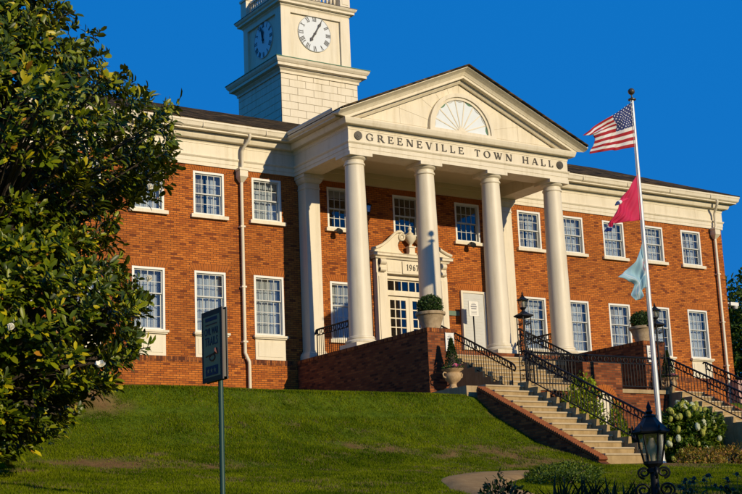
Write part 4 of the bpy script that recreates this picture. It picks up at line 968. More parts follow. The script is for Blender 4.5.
mb = MB(); mb.tube([(-5.148,FYP-.115,1.985),(-5.2,FYP-.12,1.96),(-5.27,FYP-.12,1.91)], .07, 8, [.0545,.045,.015]); o = mb.build('rolled_edge', mat('navy_cloth', (.012,.03,.13), .75), None, True); o.parent = tf; o.location = WL[o]-WL[tf]
flag('flag', 'pale blue flag with round seal hanging lowest on the flagpole', flag_mat('blue_flag_cloth', city),
  [(-4.27,1.08),(-4.36,.85),(-4.60,.5),(-4.86,.24),(-5.28,.0)], [(-4.22,-.19),(-4.38,-.24),(-4.49,-.54),(-4.63,-.57)],
  [(-4.27,1.06),(-4.22,-.19)], [(-5.28,.0),(-4.74,-.10),(-4.66,-.15),(-4.75,-.43),(-4.63,-.57)], .06, 1.7, .3, fold=-.05)

# ------------------------------------------------------------------ foreground trail sign
sx, sy = -22.6, -22.08; sz = float(hz(sx, sy))
sg = tag(empty('trail_sign', (sx, sy, sz)), 'dark framed trail sign with bugle emblem on a green post', 'sign')
rot = _y + R(57)      # the face looks well to the left of the camera
fn_ = Vector((-math.sin(rot), -math.cos(rot), 0)); fr_ = Vector((math.cos(rot), -math.sin(rot), 0))
GREENP = mat('green_post', (.018,.055,.042), .5, .2); PLATE = mat('sign_plate', (.46,.27,.135), .8, spec=.1); NAVY = mat('sign_navy', (.02,.02,.06), .6); MAROON = mat('sign_maroon', (.12,.025,.022), .5)
SW, SH = .56, .88; sb = -4.56
def srot(mb): mb.v = [tuple(Vector((sx, sy, 0)) + fr_*q[0] - fn_*q[1] + Vector((0,0,q[2]))) for q in mb.v]; return mb
srot(MB().lathe([(.032,sz-.2),(.032,sb+.75)], 0, -.005, 12)).build('post', GREENP, sg, True)
srot(MB().box(-SW/2, SW/2, -.115, -.098, sb, sb+SH)).build('frame', mat('sign_frame', (.035,.018,.016), .5), sg)
srot(MB().box(-SW/2, SW/2, -.055, -.04, sb, sb+SH)).build('rear_plate', BLACK, sg)
srot(MB().box(-SW/2+.02, SW/2-.02, -.0975, -.0555, sb+.03, sb+SH-.03)).build('mounting_box', mat('sign_channel', (.07,.06,.05), .5), sg)
srot(MB().box(-SW/2+.055, SW/2-.055, -.119, -.1155, sb+.055, sb+SH-.07)).build('plate', PLATE, sg)
def text_mesh(txt, size, m, wx=1.):
    cu = bpy.data.curves.new('t', 'FONT'); cu.body = txt; cu.size = size; cu.align_x = 'CENTER'; cu.extrude = .0015
    to = bpy.data.objects.new('t', cu); COL.objects.link(to); bpy.context.view_layer.update()
    me = bpy.data.meshes.new_from_object(to.evaluated_get(bpy.context.evaluated_depsgraph_get())); bpy.data.objects.remove(to)
    for v_ in me.vertices: x_, y_, z_ = v_.co; v_.co = (x_*wx, -z_, y_)
    me.materials.clear(); me.materials.append(m); return me
def stext(txt, z, size, m, wx, name='lettering'):
    me = text_mesh(txt, size, m, wx); o_ = Vector((sx, sy, z)) + fn_*.122
    put(name, me, sg, o_, (0, 0, math.atan2(fr_.y, fr_.x)))
srot(MB().box(-.16, .16, -.1225, -.1195, sb+.745, sb+.79)).build('band', NAVY, sg)
srot(MB().box(-.16, .16, -.1225, -.1195, sb+.695, sb+.71)).build('band', MAROON, sg)
stext('CIVIL WAR', sb+.575, .125, NAVY, .62); stext('TRAILS', sb+.445, .15, NAVY, .78)
# bugle emblem
mb = MB()
loop_ = [(.02+.075*math.cos(a), -.122, sb+.29+.038*math.sin(a)) for a in np.linspace(0, 2*math.pi, 22)]
mb.tube(loop_, .009, 5); mb.tube([(-.155,-.122,sb+.315),(-.02,-.122,sb+.328),(.07,-.122,sb+.335),(.12,-.122,sb+.345),(.16,-.122,sb+.36)], .01, 6, [.008,.008,.011,.02,.045])
srot(mb).build('bugle', MAROON, sg, True)
srot(MB().box(-.17, .17, -.1225, -.1195, sb+.075, sb+.19)).build('band', NAVY, sg)
for k in (-1, 0, 1):
    pts = [(.09*k + (.035 if j % 2 == 0 else .014)*math.sin(j*math.pi/5), sb+.132+(.035 if j % 2 == 0 else .014)*math.cos(j*math.pi/5)) for j in range(10)]
    normals(srot(MB().prism(pts, -.126, -.123)).build('star', PLATE, sg))

# ------------------------------------------------------------------ vegetation tools
def leaf_mesh(name, P0, L_, Wd, D, N, cols, mat_, fold=.25, bend=.25, tip=.5):
    """leaf blades: base P0, length L_, width Wd, direction D, blade normal N, colour per leaf"""
    P0 = np.asarray(P0, float); n = len(P0); D = D/np.linalg.norm(D, axis=1, keepdims=True)
    S = np.cross(D, N); S /= np.maximum(1e-6, np.linalg.norm(S, axis=1, keepdims=True)); Nn = np.cross(S, D)
    L_ = np.broadcast_to(np.asarray(L_, float).reshape(-1, 1), (n, 1)); Wd = np.broadcast_to(np.asarray(Wd, float).reshape(-1, 1), (n, 1))
    mid = P0 + D*L_*tip - Nn*L_*bend*.25; t_ = P0 + D*L_ - Nn*L_*bend
    st = lambda f, wf, sg: P0 + D*L_*f - Nn*L_*bend*f*f + S*Wd*.5*wf*sg + Nn*Wd*fold*.5*wf
    f1, f2 = tip*.62, tip + (1-tip)*.45
    V_ = np.stack([P0, st(f1,.86,1), st(f2,.88,1), t_, st(f2,.88,-1), st(f1,.86,-1), mid], 1).reshape(-1, 3)
    k = np.arange(n)*7
    F_ = np.concatenate([np.stack([k+a_, k+b_, k+6], 1) for a_, b_ in ((0,1),(1,2),(2,3),(3,4),(4,5),(5,0))])
    me = bpy.data.meshes.new(name); me.vertices.add(len(V_)); me.vertices.foreach_set('co', V_.astype(np.float32).ravel())
    me.loops.add(F_.size); me.loops.foreach_set('vertex_index', F_.astype(np.int32).ravel())
    me.polygons.add(len(F_)); me.polygons.foreach_set('loop_start', (np.arange(len(F_))*3).astype(np.int32)); me.polygons.foreach_set('loop_total', np.full(len(F_), 3, np.int32))
    me.update(calc_edges=True)
    ca = me.color_attributes.new('leafcol', 'FLOAT_COLOR', 'POINT'); c = np.repeat(np.concatenate([cols, np.ones((n, 1))], 1), 7, 0); ca.data.foreach_set('color', c.astype(np.float32).ravel())
    me.materials.append(mat_); return me
def unit(n): v_ = rng.normal(size=(n, 3)); return v_/np.linalg.norm(v_, axis=1, keepdims=True)
def pick(n, pal, wts, jit=.25):
    c = np.array(pal)[rng.choice(len(pal), n, p=np.array(wts)/sum(wts))]; return c*rng.uniform(1-jit, 1+jit, (n, 1))
LEAF = leaf_mat('leaf', .5, .3, spec=.25); MAGL = leaf_mat('magnolia_leaf', .38, .22, under=(.085,.095,.008), spec=.3); GRASSM = leaf_mat('grass_blade', .9, .3, spec=.03)
def shell_leaves(name, mat_, pts, out, L_, Wd, pal, wts, spread=.9, upb=.25):
    n = len(pts); D = out + unit(n)*spread + np.array([0,0,upb]); N = out*.6 + unit(n)*.7 + np.array([0,0,.6])
    return leaf_mesh(name, pts, L_*rng.uniform(.7,1.25,n), Wd*rng.uniform(.75,1.2,n), D, N, pick(n, pal, wts), mat_)

# ------------------------------------------------------------------ planters and urns
GRN = [(.030,.062,.012),(.05,.095,.018),(.085,.13,.022)]
def planter(x, y, label):
    r = tag(empty('planter', (x, y, FLOOR)), label, 'planter', 'potted boxwoods on the planter walls')
    MB().lathe([(.24,FLOOR+.002),(.25,FLOOR+.03),(.245,FLOOR+.05),(.37,FLOOR+.40),(.41,FLOOR+.42),(.42,FLOOR+.47),(.41,FLOOR+.50),(.36,FLOOR+.50),(.34,FLOOR+.44)], x, y, 32).build('pot', CONC, r, True)
    MB().lathe([(.35,FLOOR+.44),(.34,FLOOR+.46)], x, y, 20).build('soil', SOIL, r)
    n = 2600; o_ = unit(n); rad = np.array([.36,.36,.31])*(.86+.16*vnoise(o_[:,0]*3+5, o_[:,1]*3+o_[:,2]*2, .35))[:,None]*rng.uniform(.8,1.02,(n,1)); c = np.array([x, y, FLOOR+.68]); pts = c + o_*rad; pts[:,2] = np.maximum(pts[:,2], FLOOR+.46)
    me = shell_leaves('foliage', LEAF, pts - np.array([x,y,FLOOR]), o_, .05, .032, GRN, [.4,.4,.2]); q = put('foliage', me, r, (x, y, FLOOR)); q['kind'] = 'stuff'
    MB().lathe([(.05,FLOOR+.44),(.2,FLOOR+.5),(.26,FLOOR+.65),(.22,FLOOR+.82),(.05,FLOOR+.92)], x, y, 14).build('shade_core', mat('inner_shade', (.012,.016,.006), .95), r, True)  # solid near-black core: the bush's inner shade put into the colour
planter(WX0+.45, -6.62, 'round boxwood in a tapered concrete pot on the left brick wall')
planter(WX1-.45, -6.62, 'round boxwood in a tapered concrete pot on the right brick wall')
PINK = mat('pink_petal', (.75,.16,.30), .6)
def urn(x, y, label):
    z = LAND; r = tag(empty('stone_urn', (x, y, z)), label, 'urn', 'topiary urns at the wall ends')
    MB().box(x-.17, x+.17, y-.17, y+.17, z, z+.06).lathe([(.14,z+.061),(.10,z+.10),(.085,z+.16),(.11,z+.20),(.20,z+.27),(.235,z+.36),(.225,z+.43),(.19,z+.47),(.21,z+.50),(.29,z+.55),(.30,z+.57),(.26,z+.575),(.22,z+.55)], x, y, 28).build('bowl', TERRA, r, True)
    for s in (-1, 1):
        MB().tube([(x+s*.22,y,z+.33),(x+s*.30,y,z+.36),(x+s*.32,y,z+.43),(x+s*.28,y,z+.48),(x+s*.21,y,z+.46)], .02, 6).build('handle', TERRA, r, True)
    for k in range(9):
        a = k*.7; MB().tube([(x+.215*math.cos(a),y+.215*math.sin(a),z+.42),(x+.225*math.cos(a+.35),y+.225*math.sin(a+.35),z+.37),(x+.215*math.cos(a+.7),y+.215*math.sin(a+.7),z+.42)], .014, 5).build('festoon', TERRA, r, True)
    n = 2200; t_ = rng.uniform(0, 1, n)**.7; a = rng.uniform(0, 6.283, n); rr_ = (.20*(1-t_)+.012)*(.8+.35*vnoise(a*1.2, t_*9, .6)); o_ = np.stack([np.cos(a), np.sin(a), np.full(n,.45)], 1); pts = np.stack([rr_*np.cos(a), rr_*np.sin(a), .56+.82*t_], 1)
    q = put('topiary', shell_leaves('topiary', LEAF, pts, o_, .045, .022, [(.022,.05,.012),(.04,.08,.016),(.06,.10,.02)], [.4,.4,.2], .7, .6), r, (x, y, z)); q['kind'] = 'stuff'
    MB().lathe([(.16,z+.55),(.10,z+.8),(.02,z+1.25)], x, y, 10).build('stem', BARK, r)
    PM = MB()
    for k in range(5): a = k*1.2566; PM.add([(0,0,0),(.03*math.cos(a-.5),.03*math.sin(a-.5),.012),(.042*math.cos(a),.042*math.sin(a),.006),(.03*math.cos(a+.5),.03*math.sin(a+.5),.012)], [(0,1,2,3)])
    pme = PM.mesh('flower', PINK)
    for k in range(16):
        a = rng.uniform(-2.6, .8); rr_ = rng.uniform(.17, .29); put('flower', pme, r, (x+rr_*math.cos(a), y+rr_*math.sin(a), z+.60+rng.uniform(0,.06)), (rng.uniform(-1,1.2), rng.uniform(-1,1), rng.uniform(0,6)), (1.25,)*3)
    n = 260; a = rng.uniform(0,6.283,n); rr_ = rng.uniform(.1,.28,n); pts = np.stack([rr_*np.cos(a), rr_*np.sin(a), rng.uniform(.56,.62,n)],1)
    q = put('bedding_leaf', shell_leaves('bedding_leaf', LEAF, pts, np.stack([np.cos(a),np.sin(a),np.full(n,.6)],1), .06, .04, GRN, [.2,.4,.4]), r, (x,y,z)); q['kind'] = 'stuff'
urn(-8.22, -7.52, 'stone urn with cone topiary and pink flowers before the left wall end')
urn(2*XC+8.22, -7.52, 'stone urn with cone topiary and pink flowers before the right wall end')

# ------------------------------------------------------------------ notices, floodlights, corner block, camera
def notice(x, y, z0, z1, wd, label, stand=None):
    r = tag(empty('notice_sign', (x, y, z0 if stand is None else stand)), label, 'sign', 'white notices')
    if stand is not None:
        MB().tube([(x,y+.03,stand+.05),(x,y+.03,z1-.1)], .025, 8).build('stand_post', IRON, r)
        mb = MB(); mb.box(x-.22, x+.22, y-.15, y+.2, stand+.001, stand+.06); mb.build('stand_base', IRON, r)
    MB().box(x-wd/2, x+wd/2, y-.012, y, z0, z1).build('sheet', WHITE, r)
    MB().box(x-wd/2-.012, x-wd/2, y-.016, y+.004, z0-.012, z1+.012).box(x+wd/2, x+wd/2+.012, y-.016, y+.004, z0-.012, z1+.012).build('edge', SASH, r)
    G_ = mat('print_grey', (.22,.22,.24), .6); h = z1-z0
    mb = MB()
    for k, (fz_, fw, fh) in enumerate(((.86,.3,.03),(.76,.5,.05),(.60,.62,.10),(.46,.55,.09),(.30,.62,.03),(.22,.55,.03),(.12,.6,.03))): mb.box(x-wd*fw/2, x+wd*fw/2, y-.0145, y-.0125, z0+h*fz_, z0+h*(fz_+fh))
    mb.build('print', G_, r)
notice(-7.93, CYF-.02, -1.52, -1.02, .27, 'white notice fixed to the brick end of the left planter wall')
notice(-.42, CYF-.02, -1.55, -1.05, .27, 'white notice fixed to the brick end of the right planter wall')
notice(-2.04, -.6, .80, 1.30, .40, 'white notice on a black floor stand under the portico', FLOOR)
def floodlight(x, label):
    r = tag(empty('floodlight', (x, -.1, 3.3)), label, 'floodlight', 'black floodlights under the portico windows')
    MB().tube([(x,-.02,3.42),(x,-.18,3.45),(x,-.24,3.40)], .018, 6).build('bracket', IRON, r)
    MB().lathe([(.03,-.10),(.07,-.08),(.10,.02),(.10,.06),(.085,.065)], 0, 0, 14).mesh('x', IRON)
    mb = MB().lathe([(.03,-.13),(.07,-.10),(.105,.02),(.11,.07),(.09,.075)], 0, 0, 14); mb.v = [(x+q[0], -.30 - q[2]*.7 - q[1]*.2, 3.36 + q[1]*.8 - q[2]*.5) for q in mb.v]; mb.build('head', IRON, r, True)
floodlight(BAYX[0]-.28, 'black floodlight under the left upper portico window'); floodlight(BAYX[2]-.05, 'black floodlight under the right upper portico window')
r = tag(empty('wall_lantern', (-5.95, -.3, 4.1)), 'black hanging lantern by the upper wall behind the first column', 'lantern')
MB().tube([(-5.95,-.01,4.52),(-5.95,-.3,4.52),(-5.95,-.3,4.4)], .015, 6).build('arm', IRON, r); lantern(r, -5.95, -.3, 4.08, .08, .12, .22, 4, math.pi/4, .08, .06)
tag(MB().box(10.42, 11.30, -.62, -.08, -2.2, -1.0).build('granite_block', mat('pink_granite', (.42,.24,.19), .7, var=.25, vscale=18, bump=.2)), 'pink granite block against the right corner of the building', 'block')
r = tag(empty('security_camera', (11.0, .1, 2.0)), 'white security camera on the right brick corner', 'camera')
MB().tube([(11.0,.15,2.15),(11.22,.10,2.15)], .03, 8).build('arm', WHITE, r); MB().box(11.18, 11.62, .0, .16, 2.05, 2.18).build('housing', WHITE, r); MB().lathe([(.07,1.93),(.10,1.98),(.10,2.05)], 11.5, .08, 14).build('dome', SASH, r, True)
# ------------------------------------------------------------------ shrubs in the middle bed
def bush(name, label, cat_, cx_, cy_, z0, rx, ry, h, n, L_, Wd, pal, wts, mat_=LEAF, group=None, stems=7, core=True, parts=None):
    r = tag(empty(name, (cx_, cy_, z0)), label, cat_, group)
    o_ = unit(n); o_[:,2] = np.abs(o_[:,2])*1.0 - .05
    lump = .70 + .5*vnoise(o_[:,0]*2.2+cx_, o_[:,1]*2.2+o_[:,2]*2.6+cy_, .8)
    pts = o_*np.array([rx, ry, h])*(lump*rng.uniform(.55, 1.0, n)**.5)[:,None]; pts[:,2] = np.maximum(pts[:,2], .02)
    q = put('foliage', shell_leaves('foliage', mat_, pts, o_, L_, Wd, pal, wts), r, (cx_, cy_, z0)); q['kind'] = 'stuff'
    for k in range(stems):
        a = k*2.4; MB().tube([(cx_+.05*math.cos(a), cy_+.05*math.sin(a), z0-.05), (cx_+rx*.4*math.cos(a), cy_+ry*.4*math.sin(a), z0+h*.5), (cx_+rx*.6*math.cos(a+.3), cy_+ry*.6*math.sin(a+.3), z0+h*.8)], .015, 5, [.02,.013,.006]).build('stem', BARK, r)
    return r
ZB = -4.99
hy = bush('hydrangea', 'leafy hydrangea bush with white flower heads right of the flagpole', 'shrub', -2.85, -10.55, ZB, 1.25, .98, 1.95, 10500, .12, .07, [(.05,.095,.006),(.095,.155,.008),(.17,.22,.014)], [.4,.4,.2])
PETW = leaf_mat('hydrangea_petal', .7, .3, spec=.2)
def head_mesh(r_, pal, wts):
    n = 460; o_ = unit(n); pts = o_*np.array([r_, r_, r_*1.2])*rng.uniform(.72,1.02,(n,1)); D = np.cross(o_, unit(n)); N = o_
    return leaf_mesh('flower_head', pts-D*.015, .045, .04, D, N, pick(n, pal, wts, .12), PETW, fold=.1, bend=.1)
HW_ = [head_mesh(.075, [(.68,.70,.50),(.60,.64,.38)], [.6,.4]), head_mesh(.055, [(.55,.54,.13),(.44,.46,.07)], [.6,.4])]
rr = random.Random(5)
for k in range(64):
    th = rr.uniform(-2.9, .5); ph = rr.uniform(.05, 1.35); q = 1.0 + .05*rr.random()
    p_ = (-2.85 + 1.15*q*math.cos(th)*math.cos(ph), -10.55 + .9*q*math.sin(th)*math.cos(ph), ZB + 1.8*q*math.sin(ph)*.98)
    s_ = rr.uniform(.8, 1.25); put('flower_head', HW_[0 if rr.random() < .32 else 1], hy, p_, (rr.uniform(-.4,.4), rr.uniform(-.4,.4), rr.uniform(0,6)), (s_, s_, s_*rr.uniform(1., 1.5)))
bush('shrub', 'yellow-green leafy shrub behind the lower left railing', 'shrub', -5.75, -9.75, ZB, .80, .66, 2.45, 4800, .11, .06, [(.20,.28,.010),(.34,.40,.014),(.46,.46,.025),(.07,.12,.008)], [.3,.3,.15,.25], group='bed shrubs')
bush('shrub', 'low slender green shrub in front of the arched niche', 'shrub', -4.72, -9.95, ZB, .40, .4, 1.75, 1700, .10, .05, [(.20,.28,.010),(.34,.40,.014),(.07,.12,.008)], [.35,.3,.35], group='bed shrubs')
SPI = [(.24,.15,.015),(.32,.19,.02),(.20,.20,.02),(.36,.16,.06)]
for (x, y, rx, h, lb) in ((-4.0,-12.1,.75,.55,'low amber-leaved mound at the foot of the flagpole'), (-2.7,-11.9,.85,.62,'wide amber-leaved mound below the hydrangea'), (-1.95,-11.95,.6,.5,'amber-leaved mound beside the lower right stairs')):
    bush('groundcover_shrub', lb, 'shrub', x, y, ZB, rx, .6, h, 1700, .07, .03, SPI, [.35,.3,.25,.1], group='amber mounds in the bed', stems=4)
# ------------------------------------------------------------------ foreground planting
def strap_clump(x, y, label, n=46, h=.75, pal=((.012,.03,.012),(.02,.045,.016),(.035,.06,.02))):
    z = float(hz(x, y)); r = tag(empty('strap_leaf_plant', (x, y, z)), label, 'plant', 'strap-leaved clumps in the foreground')
    a = rng.uniform(0, 6.283, n); lean = rng.uniform(.05, .55, n); D = np.stack([np.cos(a)*lean, np.sin(a)*lean, np.ones(n)], 1)
    N = np.stack([np.cos(a), np.sin(a), -.2*np.ones(n)], 1); pts = np.stack([rng.normal(0,.07,n), rng.normal(0,.07,n), np.zeros(n)-.02], 1)
    put('leaf', leaf_mesh('leaf', pts, h*rng.uniform(.6,1.1,n), .035, D, -N, pick(n, pal, [.4,.4,.2]), LEAF, fold=.3, bend=.22, tip=.45), r, (x, y, z))['kind'] = 'stuff'

for (x, y, h, lb) in ((-19.0,-24.08,.64,'clump of dark strap leaves nearest the path in the foreground'), (-18.72,-24.26,.68,'second dark strap-leaf clump from the path in the foreground'), (-18.46,-24.42,.66,'third dark strap-leaf clump from the path in the foreground'), (-18.22,-24.62,.60,'dark strap-leaf clump next to the foreground lamp post')):
    strap_clump(x, y, lb, 44, h*.92)
DK = [(.014,.03,.008),(.03,.055,.012),(.06,.085,.018)]
bush('leafy_weed', 'small leafy weed standing before the sandy path', 'plant', -19.62, -23.72, float(hz(-19.62,-23.72)), .34, .3, .56, 420, .075, .035, DK, [.5,.35,.15], stems=5)
for (x, y, rx, h, lb) in ((-12.75,-16.75,.8,.24,'low green groundcover mound beside the end of the path'), (-11.6,-15.75,.85,.25,'low green groundcover mound below the stair side wall'), (-13.6,-17.9,.8,.26,'low green groundcover mound behind the strap-leaf clumps')):
    bush('groundcover_shrub', lb, 'shrub', x, y, float(hz(x,y)), rx, .7, h, 2200, .06, .028, [(.06,.10,.006),(.10,.15,.008),(.16,.20,.012)], [.4,.4,.2], group='groundcover along the path', stems=4)
def coneflower(x, y, label, n, h):
    z = float(hz(x, y)); r = tag(empty('flowering_plant', (x, y, z)), label, 'plant', 'daisy plants in the shaded border')
    rr = random.Random(int(x*100)); HD = MB().lathe([(.006,-.02),(.022,-.012),(.026,.0),(.018,.018),(.004,.026)], n=9).mesh('flower_centre', mat('cone_brown', (.03,.018,.01), .8), True)
    PT = MB()
    for k in range(10):
        a = k*.628; PT.add([(.02*math.cos(a),.02*math.sin(a),-.004),(.05*math.cos(a-.16),.05*math.sin(a-.16),-.012),(.066*math.cos(a),.066*math.sin(a),-.024),(.05*math.cos(a+.16),.05*math.sin(a+.16),-.012)], [(0,1,2,3)])
    PTM = PT.mesh('petals', mat('pale_petal', (.20,.17,.09), .9))
    for k in range(n):
        a, q = rr.uniform(0, 6.28), rr.uniform(.02, .34); tx, ty, tz = x+q*math.cos(a), y+q*math.sin(a), z+h*rr.uniform(.72, 1.05)
        MB().tube([(x+q*.4*math.cos(a), y+q*.4*math.sin(a), z-.02), (x+q*.8*math.cos(a), y+q*.8*math.sin(a), z+h*.5), (tx, ty, tz)], .005, 4).build('stem', mat_stem, r)
        put('petals', PTM, r, (tx, ty, tz), (rr.uniform(-.4,.4), rr.uniform(-.4,.4), 0)); put('flower_centre', HD, r, (tx, ty, tz))
    n2 = 420; o_ = unit(n2); o_[:,2] = np.abs(o_[:,2]); pts = o_*np.array([.34,.34,h*.75])*rng.uniform(.3,1,(n2,1))
    put('foliage', shell_leaves('foliage', LEAF, pts, o_, .09, .032, DK, [.5,.35,.15]), r, (x, y, z))['kind'] = 'stuff'
mat_stem = mat('plant_stem', (.03,.055,.015), .7)
coneflower(-17.72, -24.95, 'pale daisies in the shaded border left of the corner', 9, .62); coneflower(-17.28, -25.2, 'pale daisies in the shaded border at the bottom right corner', 11, .64)

# ------------------------------------------------------------------ magnolia
def magnolia(tx, ty, prof, label, seed, nclump, leaf=.165):
    z0 = float(hz(tx, ty)); r = tag(empty('magnolia_tree', (tx, ty, z0)), label, 'tree')
    rs = np.random.default_rng(seed); PR = random.Random(seed)
    zs, rad = np.array([p_[0] for p_ in prof]), np.array([p_[1] for p_ in prof]); ztop = zs.max()
    MB().tube([(tx,ty,z0-.3),(tx+.05,ty,z0+1.5),(tx-.06,ty+.05,z0+4),(tx+.04,ty,z0+7),(tx,ty,ztop-.5)], .2, 10, [.26,.20,.15,.09,.02]).build('trunk', BARK, r, True)
    # clump centres: mostly near the surface of the crown
    w_ = rad[:-1]+rad[1:]; w_ = w_*np.diff(zs) if zs[1] > zs[0] else w_*-np.diff(zs); w_ = w_/w_.sum()
    seg = rs.choice(len(w_), nclump, p=w_); t_ = rs.uniform(0, 1, nclump); cz = zs[seg]+(zs[seg+1]-zs[seg])*t_; cr = rad[seg]+(rad[seg+1]-rad[seg])*t_
    az = rs.uniform(0, 2*math.pi, nclump); lump = .80+.30*vnoise(az*1.7+3, cz*1.1, .8); q = np.where(rs.uniform(0,1,nclump) < .68, rs.uniform(.80,1.0,nclump), rs.uniform(.35,.8,nclump))
    cam_side = az_cam = math.atan2(-.552, .834)
    rr_ = cr*lump*q; Cc = np.stack([tx+rr_*np.cos(az), ty+rr_*np.sin(az), cz], 1)
    Oc = np.stack([np.cos(az), np.sin(az), .25+.0*az], 1)
    pts, D, N, cols, who = [], [], [], [], []
    pal = np.array([(.036,.060,.002),(.090,.125,.003),(.18,.205,.004),(.40,.34,.008),(.32,.15,.014)])
    for i in range(nclump):
        m = rs.integers(15, 26); o_ = Oc[i]/np.linalg.norm(Oc[i]) + rs.normal(0, .25, 3) + np.array([0,0,.25]); o_ /= np.linalg.norm(o_)
        sback = rs.uniform(0, .26, (m, 1)); base = Cc[i] + rs.normal(0, .03, (m, 3)) - o_*sback
        rv = rs.normal(0, 1, (m, 3)); rv -= (rv@o_)[:, None]*o_; rv /= np.linalg.norm(rv, axis=1, keepdims=True)
        d = o_*(.95-2.6*sback) + rv*rs.uniform(.45, 1.1, (m, 1)); pts.append(base + rv*.02); D.append(d); N.append(o_*.9 - rv*.35 + rs.normal(0, .22, (m, 3)) + np.array([0,0,.25]))
        lime_clump = rs.uniform() < .22; pw = [.14,.28,.28,.27,.03] if lime_clump else [.30,.36,.24,.09,.01]  # varied leaf colour, with the yellow-lime share raised to stand in for sunlit leaves
        cols.append(pal[rs.choice(5, m, p=pw)]*rs.uniform(.75,1.3,(m,1)))
    pts = np.concatenate(pts)-np.array([tx,ty,z0]); D = np.concatenate(D); N = np.concatenate(N); cols = np.concatenate(cols); n = len(pts)
    L_ = leaf*rs.uniform(.5,1.25,n); Wd = L_*rs.uniform(.38,.5,n)
    # the largest-looking leaves, on the side of the lawn, are leaves of their own
    vd = np.array([-.55,-.83,-.1]); outer = (pts*np.array([1,1,0])) @ vd + .35*(pts @ np.array([.834,-.552,0])); big = np.argsort(-(outer + rs.uniform(0,.8,n)) - 4*(L_-leaf))[:300]
    keep = np.ones(n, bool); keep[big] = False
    put('foliage', leaf_mesh('foliage', pts[keep], L_[keep], Wd[keep], D[keep], N[keep], cols[keep], MAGL, fold=.35, bend=.18, tip=.55), r, (tx, ty, z0))['kind'] = 'stuff'
    LM = [leaf_mesh('leaf', np.zeros((1,3)), [leaf*1.08], [leaf*.47], np.array([[0,1.,0]]), np.array([[0,0,1.]]), pal[k:k+1]*1.05, MAGL, fold=.35, bend=.18, tip=.55) for k in (0,1,1,2,3)]
    for k, i in enumerate(big):
        d = Vector(D[i]).normalized(); nn = Vector(N[i]); x_ = d.cross(nn).normalized(); nn = x_.cross(d)
        mtx = Matrix((x_, d, nn)).transposed()
        put('leaf', LM[k % 5], r, tuple(pts[i]), mtx.to_euler(), local=True)
    for i in range(0, nclump, 4):
        zb = max(z0+1.2, Cc[i][2] - .5*rr_[i] - .2); zb = min(zb, ztop-.6)
        p0 = Vector((tx, ty, zb)); p1 = Vector(Cc[i]); md = p0.lerp(p1, .55) + Vector((0,0,.12)); MB().tube([p0, md, p1], .02, 5, [.045,.022,.008]).build('branch', BARK, r)
    return r, Cc, rr_, cr
# crown radius against height
PROF = [(-5.05,.6),(-4.65,1.4),(-4.2,2.0),(-3.85,2.5),(-3.4,2.95),(-2.9,3.05),(-2.3,2.85),(-1.85,2.4),(-1.45,2.3),(-1.05,2.45),(-.75,2.9),(-.45,3.4),(0,3.45),(.35,3.1),(.7,2.7),(1.0,2.35),(1.5,2.1),(2.1,1.7),(3,1.2),(4,.8),(5,.2)]
mg, MC, _a, _b = magnolia(-23.75, -16.05, PROF, 'large dark glossy magnolia tree with white blossoms at the left edge', 11, 3000, .16)
PET = mat('magnolia_petal', (.78,.74,.62), .6)
def bloom_mesh(op):
    mb = MB()
    for k in range(9):
        a = k*2.4; lean = op*(.35+.65*(k/8)); c_, s_ = math.cos(a), math.sin(a); h = .13-.02*(k/8)
        q = [(0,0,0)]
        for t_, w_ in ((.45,.045),(.8,.05),(1,.015)):
            rr_ = h*t_*math.sin(lean*(.5+.5*t_)); zz = h*t_*math.cos(lean*(.5+.5*t_))
            q += [(rr_*c_-w_*s_, rr_*s_+w_*c_, zz), (rr_*c_+w_*s_, rr_*s_-w_*c_, zz)]
        mb.add(q, [(0,2,1),(1,2,4,3),(3,4,6,5)])
    return mb.mesh('blossom', PET, True)
BLOOMS = [((-21.99,-18.56,-2.64),1,.85),((-22.85,-18.86,-3.99),0,.9),((-24.11,-18.65,-3.49),1,.9),((-22.09,-18.84,-1.31),1,.8)]
BL = [bloom_mesh(1.1), bloom_mesh(.45)]
for (p_, k, s_) in BLOOMS:
    put('blossom', BL[k], mg, p_, (.5, -.3, k*1.3), (s_,)*3)

# ------------------------------------------------------------------ other trees
def broadleaf(x, y, h, rad, label, seed, n=9000, leaf=.28, pal=((.03,.06,.005),(.06,.10,.008),(.11,.15,.012)), group=None, z0=None):
    z0 = float(hz(x, y)) if z0 is None else z0; r = tag(empty('tree', (x, y, z0)), label, 'tree', group); rs = np.random.default_rng(seed)
    MB().tube([(x,y,z0-.3),(x+.1,y,z0+h*.3),(x-.1,y+.1,z0+h*.6),(x,y,z0+h*.9)], .2, 8, [.3,.24,.15,.03]).build('trunk', BARK, r, True)
    k = 46; o_ = unit(k); cc = np.array([0,0,h*.6]) + o_*np.array([rad,rad,h*.38])*rs.uniform(.35,.95,(k,1)); cs = rs.uniform(.22,.42,k)*rad
    w = rs.integers(0, k, n); d = unit(n); pts = cc[w] + d*cs[w][:,None]*rs.uniform(.55,1.05,(n,1))
    put('crown', shell_leaves('crown', LEAF, pts, d, leaf, leaf*.55, list(pal), [.4,.4,.2]), r, (x, y, z0))['kind'] = 'stuff'
    for i in range(0, k, 3): MB().tube([(x, y, z0+h*.35), (x+cc[i][0]*.5, y+cc[i][1]*.5, z0+(h*.35+cc[i][2])/2+.3), (x+cc[i][0], y+cc[i][1], z0+cc[i][2])], .05, 5, [.09,.05,.02]).build('limb', BARK, r)
    return r
broadleaf(27.5, 13.5, 11.5, 4.5, 'dark green tree beyond the right corner of the building', 3, 9000, .30, group='trees behind the hall', z0=-3.2)
broadleaf(23.5, 17, 9.5, 4.0, 'darker tree farther behind the right corner of the building', 4, 7000, .30, group='trees behind the hall', z0=-3)
